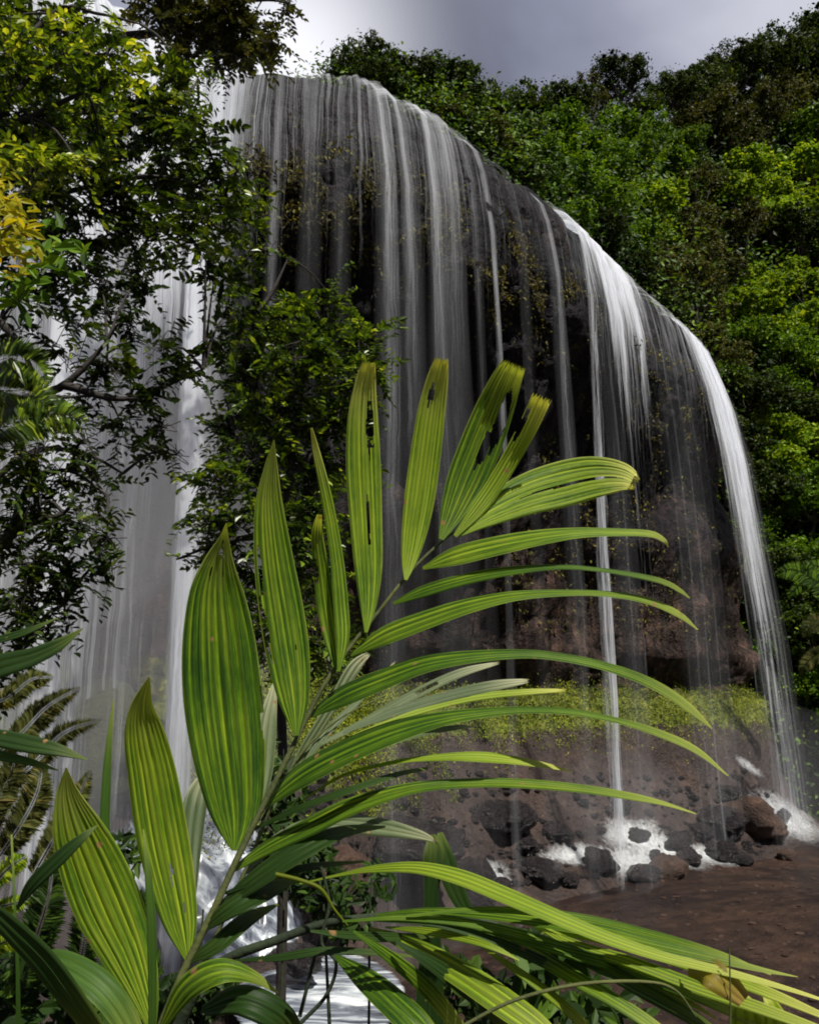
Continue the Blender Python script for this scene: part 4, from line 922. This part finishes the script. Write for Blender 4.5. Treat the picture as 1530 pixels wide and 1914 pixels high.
LFT = [
 ([(285, 1925, 14), (268, 1860, 60), (240, 1780, 105), (205, 1700, 130), (172, 1620, 124), (145, 1550, 96), (128, 1490, 50), (124, 1435, 3)], 9, 'blade', (), 0),
 ([(351, 1797, 8), (338, 1730, 62), (321, 1650, 88), (303, 1560, 98), (285, 1450, 92), (270, 1370, 76), (266, 1320, 44), (279, 1266, 3)], 7, 'blade', [(.45, .6, .30, .325), (.62, .72, .20, .215)], 0),
 ([(438, 1590, 10), (440, 1555, 62), (438, 1500, 107), (427, 1400, 139), (416, 1300, 148), (409, 1200, 137), (405, 1110, 104), (409, 1055, 62), (418, 1010, 22), (423, 978, 2)], 8, 'blade', [(.42, .58, .82, .88), (.3, .36, .70, .77), (.62, .66, .74, .80), (.93, 1.03, .36, .42)], 0),
 ([(554, 1375, 8), (549, 1310, 56), (539, 1230, 80), (527, 1150, 84), (512, 1050, 74), (503, 950, 54), (506, 880, 28), (512, 822, 2)], 6, 'blade', [(.02, .16, .30, .48), (.1, .2, .5, .62), (.7, .76, .3, .33)], 0),
 ([(633, 1255, 6), (640, 1190, 26), (637, 1130, 28), (630, 1050, 25), (618, 970, 22), (604, 900, 19), (590, 840, 13), (582, 800, 4)], 3, 'blade_light', (), 0),
 ([(629, 1250, 6), (620, 1200, 26), (610, 1140, 34), (601, 1070, 30), (593, 1000, 22), (597, 962, 10)], 3, 'blade', [(.0, .3, .55, .7)], 0),
 ([(684, 1182, 6), (688, 1130, 32), (688, 1060, 52), (684, 980, 60), (679, 880, 65), (678, 790, 58), (682, 725, 42), (690, 674, 25)], 6, 'blade_light', [(.6, .85, .62, .8), (.52, .62, .36, .5)], 10),
 ([(758, 1084, 6), (764, 1050, 28), (773, 1000, 46), (784, 930, 57), (795, 850, 57), (806, 770, 52), (816, 715, 42), (826, 667, 26)], 6, 'blade_light', [(.25, .5, .74, .84)], 9),
 ([(824, 1008, 10), (845, 960, 46), (870, 900, 72), (895, 840, 78), (922, 770, 72), (942, 720, 60), (961, 678, 46)], 8, 'blade', [(.62, .9, .50, .82), (.5, .7, .42, .6)], 10),
 ([(850, 1002, 8), (893, 950, 28), (925, 905, 32), (958, 850, 34), (988, 795, 36), (1014, 738, 38)], 5, 'blade_light', [(.0, .3, .66, .9)], 12),
 ([(856, 1000, 8), (908, 962, 48), (980, 926, 76), (1050, 905, 86), (1110, 892, 78), (1160, 892, 56), (1192, 906, 26)], 9, 'blade_light', [(.44, .5, .3, .85)], 14),
]
for i, (p, pl, mk, ho, rg) in enumerate(LFT):
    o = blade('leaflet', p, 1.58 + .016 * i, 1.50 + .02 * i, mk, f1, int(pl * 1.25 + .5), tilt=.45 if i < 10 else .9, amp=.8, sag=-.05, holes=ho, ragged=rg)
o['label'] = 'broad fan-shaped end leaflet with a torn tip'
RGT = [
 ([(790, 1062, 6), (850, 1040, 34), (920, 1022, 36), (1000, 1006, 30), (1080, 996, 20), (1160, 995, 14), (1215, 998, 12), (1240, 1010, 8), (1248, 1022, 2)], 'blade_light'),
 ([(735, 1128, 6), (790, 1106, 22), (860, 1085, 22), (940, 1069, 18), (1040, 1060, 10), (1120, 1065, 8), (1190, 1076, 10), (1240, 1088, 10), (1270, 1104, 8), (1288, 1118, 2)], 'blade'),
 ([(655, 1225, 6), (720, 1188, 34), (800, 1157, 34), (880, 1131, 28), (970, 1113, 18), (1080, 1108, 11), (1160, 1113, 12), (1220, 1126, 13), (1270, 1150, 11), (1303, 1177, 2)], 'blade'),
 ([(580, 1338, 8), (640, 1302, 38), (720, 1268, 38), (800, 1240, 32), (900, 1226, 22), (1000, 1223, 16), (1100, 1238, 16), (1180, 1262, 18), (1240, 1290, 18), (1290, 1325, 14), (1330, 1362, 2)], 'blade'),
 ([(486, 1512, 10), (560, 1452, 42), (640, 1408, 46), (740, 1367, 42), (840, 1341, 26), (960, 1328, 14), (1060, 1330, 12), (1150, 1346, 11), (1230, 1370, 14), (1300, 1402, 12), (1360, 1450, 2)], 'blade'),
 ([(470, 1552, 6), (560, 1510, 12), (650, 1478, 14), (740, 1448, 10), (800, 1436, 6)], 'blade_dark'),
 ([(560, 1500, 3), (640, 1450, 6), (740, 1424, 8), (830, 1415, 14), (900, 1415, 20), (960, 1421, 16), (1020, 1431, 10), (1068, 1442, 2)], 'blade_light'),
 ([(430, 1630, 8), (500, 1585, 26), (580, 1545, 34), (650, 1510, 34), (730, 1483, 26), (800, 1469, 20), (900, 1463, 18), (1000, 1466, 18), (1100, 1476, 16), (1180, 1489, 14), (1240, 1502, 8), (1300, 1521, 2)], 'blade'),
 ([(395, 1710, 8), (470, 1650, 34), (560, 1590, 40), (640, 1555, 24), (720, 1545, 4)], 'blade_dark'),
 ([(420, 1670, 6), (500, 1640, 14), (580, 1620, 14), (680, 1610, 4)], 'blade_dark'),
 ([(370, 1745, 8), (430, 1700, 34), (500, 1665, 34), (560, 1640, 4)], 'blade_dark'),
 ([(345, 1800, 8), (400, 1770, 30), (460, 1720, 30), (520, 1690, 4)], 'blade_dark'),
]
for i, (p, mk) in enumerate(RGT):
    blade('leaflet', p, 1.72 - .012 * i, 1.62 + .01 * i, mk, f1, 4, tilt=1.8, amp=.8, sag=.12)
# second frond of the same palm, arching low to the right
f2 = rachis(palm, [(330, 1925), (380, 1830), (430, 1790), (510, 1760), (600, 1728), (680, 1715), (760, 1708), (850, 1710), (940, 1730)], 1.35, 1.25, .009, .003, 'stem_dark')
SEC = [
 ([(560, 1652, 4), (640, 1634, 10), (700, 1624, 24), (780, 1622, 38), (860, 1640, 50), (940, 1672, 52), (1020, 1706, 48), (1120, 1748, 42), (1230, 1786, 34), (1350, 1815, 26), (1460, 1845, 16), (1540, 1870, 8)], 'blade_light'),
 ([(680, 1714, 6), (780, 1704, 22), (900, 1708, 32), (1010, 1722, 40), (1120, 1740, 44), (1220, 1765, 38), (1330, 1790, 30), (1420, 1812, 16), (1490, 1826, 2)], 'blade'),
 ([(860, 1720, 8), (930, 1750, 36), (1010, 1790, 48), (1080, 1832, 50), (1150, 1872, 46), (1220, 1918, 40), (1290, 1970, 20)], 'blade'),
 ([(690, 1735, 8), (770, 1768, 44), (860, 1820, 64), (940, 1874, 70), (1010, 1926, 60), (1060, 1980, 30)], 'blade'),
 ([(625, 1785, 10), (680, 1828, 56), (740, 1880, 74), (790, 1930, 70), (830, 1990, 30)], 'blade'),
 ([(720, 1733, 6), (800, 1741, 26), (880, 1757, 28), (930, 1775, 18), (970, 1795, 3)], 'blade_light'),
 ([(930, 1725, 6), (1020, 1760, 34), (1110, 1800, 46), (1200, 1850, 52), (1290, 1900, 48), (1370, 1960, 24)], 'blade_dark'),
 ([(960, 1700, 6), (1060, 1760, 30), (1180, 1800, 42), (1300, 1845, 46), (1420, 1885, 40), (1530, 1925, 30)], 'blade_light'),
 ([(900, 1770, 6), (960, 1810, 24), (1040, 1870, 34), (1100, 1925, 30)], 'blade_light'),
 ([(440, 1795, 6), (520, 1790, 24), (600, 1778, 28), (690, 1780, 22), (790, 1790, 3)], 'blade_dark'),
 ([(300, 1925, 10), (350, 1848, 44), (410, 1815, 48), (470, 1825, 26), (520, 1856, 3)], 'blade_light'),
 ([(380, 1890, 20), (450, 1870, 60), (520, 1900, 60), (560, 1950, 30)], 'blade_dark'),
]
SEC = [([(x, y, w_ * (.78 if i in (3, 4) else .6 if i < 10 else 1)) for x, y, w_ in p], 'blade_light' if i == 0 else 'blade' if mk == 'blade_light' else mk) for i, (p, mk) in enumerate(SEC)]
SEC += [([(640, 1722, 5), (760, 1716, 12), (900, 1730, 18), (1040, 1768, 22), (1160, 1812, 20), (1280, 1870, 12), (1340, 1905, 2)], 'blade'),
 ([(700, 1720, 5), (820, 1728, 14), (940, 1765, 20), (1050, 1815, 22), (1140, 1865, 20), (1230, 1930, 10)], 'blade_dark'),
 ([(760, 1712, 5), (900, 1700, 12), (1060, 1712, 16), (1200, 1742, 16), (1340, 1782, 12), (1440, 1822, 2)], 'blade'),
 ([(900, 1740, 5), (1040, 1775, 20), (1180, 1815, 26), (1320, 1868, 26), (1440, 1925, 18)], 'blade'),
 ([(1000, 1735, 5), (1140, 1760, 18), (1280, 1800, 24), (1420, 1850, 22), (1540, 1900, 12)], 'blade_light'),
 ([(740, 1760, 6), (820, 1810, 28), (900, 1870, 36), (960, 1930, 30)], 'blade_dark'),
 ([(660, 1740, 6), (730, 1790, 24), (800, 1850, 32), (860, 1925, 28)], 'blade'),
 ([(580, 1740, 5), (650, 1748, 16), (740, 1752, 18), (830, 1748, 3)], 'blade_dark')]
for i, (p, mk) in enumerate(SEC):
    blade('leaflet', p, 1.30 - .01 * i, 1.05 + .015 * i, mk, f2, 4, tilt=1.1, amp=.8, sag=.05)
# third, tattered frond behind the first
f3 = rachis(palm, [(330, 1930), (400, 1760), (470, 1600), (520, 1480), (570, 1400), (640, 1340), (720, 1300)], 2.1, 2.3, .006, .002)
THI = [
 ([(470, 1560, 6), (490, 1450, 36), (500, 1350, 34), (515, 1270, 6)], 'blade_grey'), ([(360, 1700, 8), (355, 1600, 40), (365, 1500, 44), (385, 1440, 10)], 'blade_grey'),
 ([(530, 1470, 6), (570, 1400, 20), (620, 1320, 22), (660, 1250, 24), (690, 1220, 8)], 'blade_grey'), ([(560, 1440, 6), (610, 1370, 16), (670, 1310, 12), (740, 1235, 3)], 'blade_grey'),
 ([(600, 1390, 6), (690, 1345, 16), (780, 1295, 18), (860, 1258, 16), (935, 1238, 5)], 'blade_grey'), ([(640, 1370, 5), (740, 1330, 18), (840, 1300, 20), (920, 1282, 20), (990, 1272, 8)], 'blade_grey'),
 ([(660, 1375, 5), (780, 1330, 14), (880, 1305, 14), (980, 1294, 12), (1060, 1290, 5)], 'blade_light'), ([(700, 1400, 4), (780, 1372, 12), (850, 1360, 10), (890, 1358, 2)], 'blade_grey'),
 ([(450, 1640, 6), (520, 1570, 24), (600, 1540, 30), (700, 1545, 36), (780, 1560, 20), (820, 1575, 2)], 'blade_grey'),
]
for i, (p, mk) in enumerate(THI):
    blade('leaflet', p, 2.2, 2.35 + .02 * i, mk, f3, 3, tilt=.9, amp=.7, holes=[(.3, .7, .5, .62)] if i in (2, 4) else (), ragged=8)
# grass blades and strap leaves, each clump a plant of its own
def clump(name, lab, cat, Y, blades, mk, root_px, group=None, tilt=.7, pleats=3, part='blade'):
    root = empty(name, at(root_px[0], root_px[1], Y), lab, cat, group)
    for i, p in enumerate(blades):
        blade(part, p, Y + .02 * i, Y - .05 + .03 * i, mk[i % len(mk)], root, pleats, tilt, .5, .03)
    return root
clump('strap_plant', 'arching strap leaves in the bottom left corner', 'plant', 1.2, [
 [(-30, 1690, 30), (20, 1735, 44), (80, 1795, 52), (130, 1860, 50), (190, 1940, 36)], [(78, 1783, 14), (120, 1800, 50), (180, 1838, 62), (225, 1890, 58), (260, 1960, 40)],
 [(32, 1700, 4), (60, 1655, 24), (110, 1605, 27), (155, 1565, 16), (182, 1543, 2)], [(35, 1930, 10), (33, 1800, 7), (28, 1690, 5), (22, 1560, 4)]], ['blade_dark', 'grass', 'blade_dark', 'stem'][:3] + ['grass'], (40, 2000))
clump('reed', 'thin upright leaf between the two leftmost broad leaflets', 'plant', 2.4, [
 [(205, 1990, 26), (198, 1700, 24), (196, 1560, 20), (199, 1460, 17), (205, 1380, 11), (213, 1306, 2)]], ['grass'], (205, 2000))
clump('reed', 'thin pale upright blade in front of the broad leaflets', 'plant', 1.4, [
 [(284, 1990, 14), (285, 1850, 16), (283, 1720, 18), (276, 1620, 12), (268, 1550, 3)]], ['grass'], (284, 2000))
clump('strap_plant', 'dark pointed leaves reaching in at the left edge above the ferns', 'plant', 2.2, [
 [(-60, 1270, 40), (0, 1245, 44), (60, 1228, 34), (110, 1205, 24), (155, 1175, 2)], [(-60, 1205, 10), (0, 1195, 14), (50, 1180, 12), (108, 1155, 2)]], ['blade_dark'], (-80, 1300))
clump('strap_plant', 'dark pointed leaves at the left edge among the ferns', 'plant', 2.0, [
 [(-60, 1370, 30), (0, 1380, 34), (60, 1392, 34), (110, 1402, 24), (165, 1420, 2)], [(-60, 1400, 20), (0, 1412, 20), (60, 1425, 14), (110, 1440, 2)]], ['blade_dark', 'grass'], (-80, 1400))
clump('bright_leaf', 'bright green leaf poking up in the bottom right corner', 'plant', 1.3, [
 [(1400, 1990, 60), (1395, 1930, 66), (1390, 1885, 50), (1380, 1850, 4)], [(1450, 1990, 60), (1450, 1930, 60), (1440, 1880, 30), (1425, 1858, 3)]], ['blade_light'], (1400, 2000), part='leaf')
clump('withered_leaf', 'brownish yellow withered leaf near the bottom right corner', 'leaf', 1.12, [
 [(1285, 1810, 30), (1320, 1812, 60), (1350, 1835, 54), (1390, 1870, 30)]], ['withered'], (1340, 2000), part='leaf')
# fern-like fronds
def fern(parent_or_lab, Y, fronds, mk, root_px, name='fern', cat='fern', group='ferns at the left edge', wid=.24, smat='stem_dark'):
    root = empty(name, at(root_px[0], root_px[1], Y), parent_or_lab, cat, group)
    for pts, L0, npin in fronds:
        Q = catmull(pts, npin * 3); mid = [tuple(at(x, y, Y + .1 * math.sin(i * .2))) for i, (x, y) in enumerate(Q)]
        V1, F1 = tube(mid, [.003, .001], 5)
        T = np.gradient(Q, axis=0); T /= np.linalg.norm(T, axis=1)[:, None] + 1e-9
        Vs, Fs = [], []; o = 0
        for i in range(2, len(Q)):
            t = i / len(Q); L = L0 * (math.sin(math.pi * min(1, .18 + t * .82)) ** .7)
            for sgn in (-1, 1):
                nx, ny = -T[i, 1] * sgn, T[i, 0] * sgn; dx, dy = nx * .88 + T[i, 0] * .47, ny * .88 + T[i, 1] * .47
                a = Q[i]; ln = L * random.uniform(.85, 1.1); wv = ln * wid * .5; yy = Y + .1 * math.sin(i * .2); yt = yy + random.uniform(-.02, .06)
                p0 = at(a[0], a[1], yy); p1 = at(a[0] + dx * ln * .45 + T[i, 0] * wv, a[1] + dy * ln * .45 + T[i, 1] * wv, yy)
                p2 = at(a[0] + dx * ln, a[1] + dy * ln + ln * .12, yt); p3 = at(a[0] + dx * ln * .45 - T[i, 0] * wv, a[1] + dy * ln * .45 - T[i, 1] * wv, yy)
                Vs += [tuple(p0), tuple(p1), tuple(p2), tuple(p3)]; Fs.append((o, o + 1, o + 2, o + 3)); o += 4
        fr = mesh_np('frond', np.array(Vs), np.array(Fs), M[mk], root, attrs={'var': ('FACE', rng.random(len(Fs)))}, smooth=False)
        mesh_np('midrib', V1, F1, M[smat], fr) if False else None
        st = mesh_np('stalk', V1, F1, M[smat], root)
    return root
fern('feathery olive fern fronds spread over the left fall above the reeds', 3.2, [([(-20, 1420), (40, 1370), (90, 1320), (150, 1285)], 34, 26), ([(-20, 1320), (20, 1300), (60, 1270), (100, 1265)], 28, 20), ([(-10, 1480), (60, 1430), (120, 1370), (190, 1345)], 30, 24)], 'leaf_olive', (-30, 1900))
fern('yellowish dense fern between the left edge and the first broad leaflet', 2.9, [([(0, 1600), (40, 1540), (70, 1480), (80, 1420)], 40, 26), ([(-20, 1560), (-5, 1500), (20, 1450), (30, 1410)], 36, 22), ([(60, 1640), (100, 1570), (140, 1500), (170, 1440)], 34, 26)], 'leaf_olive', (0, 1900))
fern('dark fern with narrow drooping pinnae beside the broad leaflet', 2.6, [([(30, 1900), (60, 1780), (90, 1680), (100, 1600)], 48, 30), ([(120, 1900), (150, 1800), (165, 1700), (170, 1640)], 40, 24)], 'leaf_under', (60, 2000))
fern('bright yellow-green fern tips low on the left edge', 2.5, [([(-20, 1660), (20, 1620), (50, 1600)], 26, 12), ([(-20, 1700), (20, 1690), (60, 1680)], 22, 12), ([(-20, 1780), (10, 1760), (40, 1760)], 24, 12)], 'leaf_bright', (-30, 2000))
fern('pale palm fan with drooping fingers at the left edge below the dark branches', 5.0, [([(-60, 830), (0, 800), (60, 780), (120, 775), (165, 800)], 52, 22), ([(-40, 700), (10, 670), (60, 680), (90, 720)], 50, 20), ([(-60, 760), (0, 730), (60, 740), (100, 770)], 60, 22)], 'leaf_near', (-80, 1500), 'fan_palm', 'palm', 'palms in view', .16)
fern('small dark palm on the right edge level with the moss ledge', 40, [([(1560, 1140), (1520, 1085), (1480, 1065), (1445, 1075)], 22, 24), ([(1560, 1140), (1530, 1090), (1500, 1090), (1470, 1115)], 20, 22), ([(1560, 1130), (1550, 1080), (1530, 1060), (1500, 1050)], 20, 22)], 'leaf_under2', (1570, 1330), 'small_palm', 'palm', 'palms in view', .2)
fern('yellowish palm at the right edge below the dark one', 38, [([(1590, 1230), (1550, 1180), (1520, 1160), (1500, 1190)], 22, 24), ([(1590, 1240), (1540, 1220), (1510, 1235), (1495, 1260)], 20, 24), ([(1590, 1220), (1560, 1150), (1530, 1130)], 20, 20)], 'leaf_olive', (1590, 1400), 'small_palm', 'palm', 'palms in view', .2)
# understory between the palm and the stream
US = [('dark thicket behind the middle of the palm stalk', 6.0, [[(520, 2000), (530, 1700), (530, 1400)]], [(520, 1480, 60, 160, 26), (540, 1600, 70, 160, 26), (430, 1500, 40, 60, 26), (470, 1400, 50, 80, 24)]),
 ('dark leafy undergrowth plant left of the stream pool', 3.6, [[(360, 2000), (370, 1850), (380, 1700)]], [(340, 1880, 60, 120, 34), (270, 1900, 60, 80, 34), (400, 1860, 50, 60, 30)]),
 ('dark bushy plant below the low frond at bottom centre', 3.4, [[(880, 2000), (870, 1880), (860, 1780)]], [(880, 1880, 80, 160, 36), (960, 1900, 70, 120, 36), (840, 1820, 40, 50, 30)]),
 ('broad dark leaves under the arching leaflets right of centre', 3.2, [[(1060, 2000), (1050, 1900), (1020, 1780)]], [(1010, 1790, 50, 40, 60), (1080, 1880, 60, 30, 60)]),
 ('shadowy tangle of leaves behind the yellow twig', 4.2, [[(620, 2000), (610, 1800), (600, 1600)], [(560, 1900), (600, 1750), (650, 1650)]], [(590, 1640, 60, 150, 26), (640, 1700, 60, 120, 26), (560, 1580, 60, 110, 24), (700, 1650, 40, 60, 22)]),
 ('dark leaves filling the bottom left corner', 2.8, [[(120, 2000), (110, 1900), (100, 1800)]], [(60, 1880, 80, 140, 38), (180, 1900, 60, 80, 38), (0, 1800, 60, 70, 34)]),
 ('dark leaves gathered round the palm base', 2.2, [[(330, 2000), (320, 1900), (310, 1850)]], [(300, 1900, 40, 40, 34), (230, 1850, 40, 30, 34)]),
 ('low fringe of dark leaves at the bottom edge right of centre', 3.0, [[(1180, 2000), (1170, 1950), (1160, 1900)]], [(1150, 1930, 80, 60, 40)]),
 ('dark leaves behind the broad left leaflets', 4.5, [[(240, 2000), (250, 1800), (230, 1550)]], [(230, 1600, 40, 70, 26), (240, 1700, 40, 90, 28), (250, 1800, 50, 90, 28)])]
def pebbles():
    rb = []
    for q in range(700):
        px = random.uniform(900, 1560); py = random.uniform(1600, 1900); h = atz(px, py, 0); h.z = gz(h.x, h.y)
        r = .02 + .07 * random.random() ** 3
        th = np.linspace(0, math.pi, 5); ph = np.linspace(0, 2 * math.pi, 7, endpoint=False); TH, PH = np.meshgrid(th, ph, indexing='ij')
        U = np.stack([np.sin(TH) * np.cos(PH), np.sin(TH) * np.sin(PH), np.cos(TH)], -1).reshape(-1, 3)
        V = U * np.array([r * random.uniform(.9, 1.8), r, r * .6]) + np.array(h)
        i = np.arange(4)[:, None] * 7; j = np.arange(7)[None, :]; rb.append((V, np.stack([i + j, i + 7 + j, i + 7 + (j + 1) % 7, i + (j + 1) % 7], -1).reshape(-1, 4)))
    V, Fc = join(rb); tag(mesh_np('gravel', V, Fc, M['boulder_brown'], smooth=False), 'small brown pebbles scattered over the mud flat', 'gravel', kind='stuff')
pebbles()
for lab, Y, st, lv in US: broad_plant('understory_plant', lab, 'plant', Y, st, lv, 'leaf_under', 'plants on the near bank', .45, smat='stem_dark', srad=.008)
# upright dark stalks and climbing twigs
def stalk(name, lab, pts, Y, r, mk, cat, group=None):
    V, Fc = tube([tuple(at(x, y, Y)) for x, y in pts], r, 8, 30); p = at(pts[0][0], pts[0][1], Y)
    o = mesh_np(name, V, Fc, M[mk], loc=p); return tag(o, lab, cat, group)
clump('dark_stalk', 'dark upright leaf sheath in front of the stream, centre', 'plant', 3.0, [[(800, 2000, 56), (803, 1850, 50), (806, 1740, 34), (806, 1660, 28), (812, 1600, 44), (806, 1560, 14)], [(880, 1720, 20), (850, 1660, 36), (830, 1600, 34), (822, 1556, 10)]], ['blade_dark'], (800, 2050), part='leaf')
clump('dark_leaf', 'broad dark arrow-shaped leaf under the low frond', 'plant', 3.1, [[(960, 1990, 30), (975, 1900, 60), (1000, 1820, 70), (1020, 1760, 40), (1030, 1735, 4)], [(1010, 1760, 20), (1060, 1790, 60), (1090, 1830, 30), (1095, 1860, 3)]], ['blade_dark'], (960, 2050), part='leaf')
stalk('twig', 'yellow bent twig crossing the palm stalk', [(515, 1634), (560, 1645), (600, 1662), (625, 1700), (650, 1730)], 1.2, [.003, .0025, .001], 'leaf_yellow', 'twig', 'bare twigs and vines around the palm')
stalk('vine', 'thin wiry vine rising between the fronds', [(560, 1914), (610, 1860), (628, 1800), (600, 1760), (615, 1690), (600, 1620)], 1.25, [.003, .0025, .002], 'stem_dark', 'vine', 'bare twigs and vines around the palm')
stalk('twig', 'straight dark twig standing upright at bottom centre', [(688, 1960), (690, 1850), (690, 1730), (694, 1640)], 1.3, [.002, .002, .001], 'stem_dark', 'twig', 'bare twigs and vines around the palm')
stalk('vine', 'long thin stem crossing the low frond leaflets', [(860, 1920), (960, 1870), (1080, 1840), (1200, 1835), (1260, 1850), (1300, 1900)], 1.0, [.002, .002, .001], 'stem', 'vine', 'bare twigs and vines around the palm')
stalk('twig', 'short upright twig near the bottom right corner', [(1362, 1960), (1364, 1880), (1362, 1770)], 1.05, [.0016, .0012, .0008], 'stem', 'twig', 'bare twigs and vines around the palm')

# ------------------------------------------------------------------ mist hanging at the foot of the falls
def mist(c, r, dens, lab):
    m, t = mat('mist'); pv = N(t, 'ShaderNodeVolumePrincipled'); pv.inputs['Density'].default_value = dens; pv.inputs['Color'].default_value = (.86, .87, .93, 1); pv.inputs['Anisotropy'].default_value = .2
    o = N(t, 'ShaderNodeOutputMaterial'); t.links.new(pv.outputs[0], o.inputs['Volume'])
    th = np.linspace(0, math.pi, 20); ph = np.linspace(0, 2 * math.pi, 40, endpoint=False); TH, PH = np.meshgrid(th, ph, indexing='ij')
    U = np.stack([np.sin(TH) * np.cos(PH), np.sin(TH) * np.sin(PH), np.cos(TH)], -1).reshape(-1, 3); V = U * (1 + .12 * vn(U, 1.1, 2))[:, None] * np.array(r) + np.array(c)
    i = np.arange(19)[:, None] * 40; j = np.arange(40)[None, :]; Fc = np.stack([i + j, i + 40 + j, i + 40 + (j + 1) % 40, i + (j + 1) % 40], -1).reshape(-1, 4)
    o = mesh_np('mist', V, Fc, m); tag(o, lab, 'mist', kind='stuff')
c = at(190, 1250, 17.5); mist(c, (4.2, 3.2, 8.0), .06, 'pale mist round the foot of the left fall')
c = at(120, 700, 19); mist(c, (4.5, 2.5, 7.0), .06, 'bright mist behind the dark branches')
c = at(1470, 1450, 42); mist(c, (4.5, 3.5, 3.6), .016, 'thin mist at the foot of the right plume')
c = at(1165, 1520, 33); mist(c, (3.2, 2.2, 2.4), .03, 'thin mist where the centre plume lands')
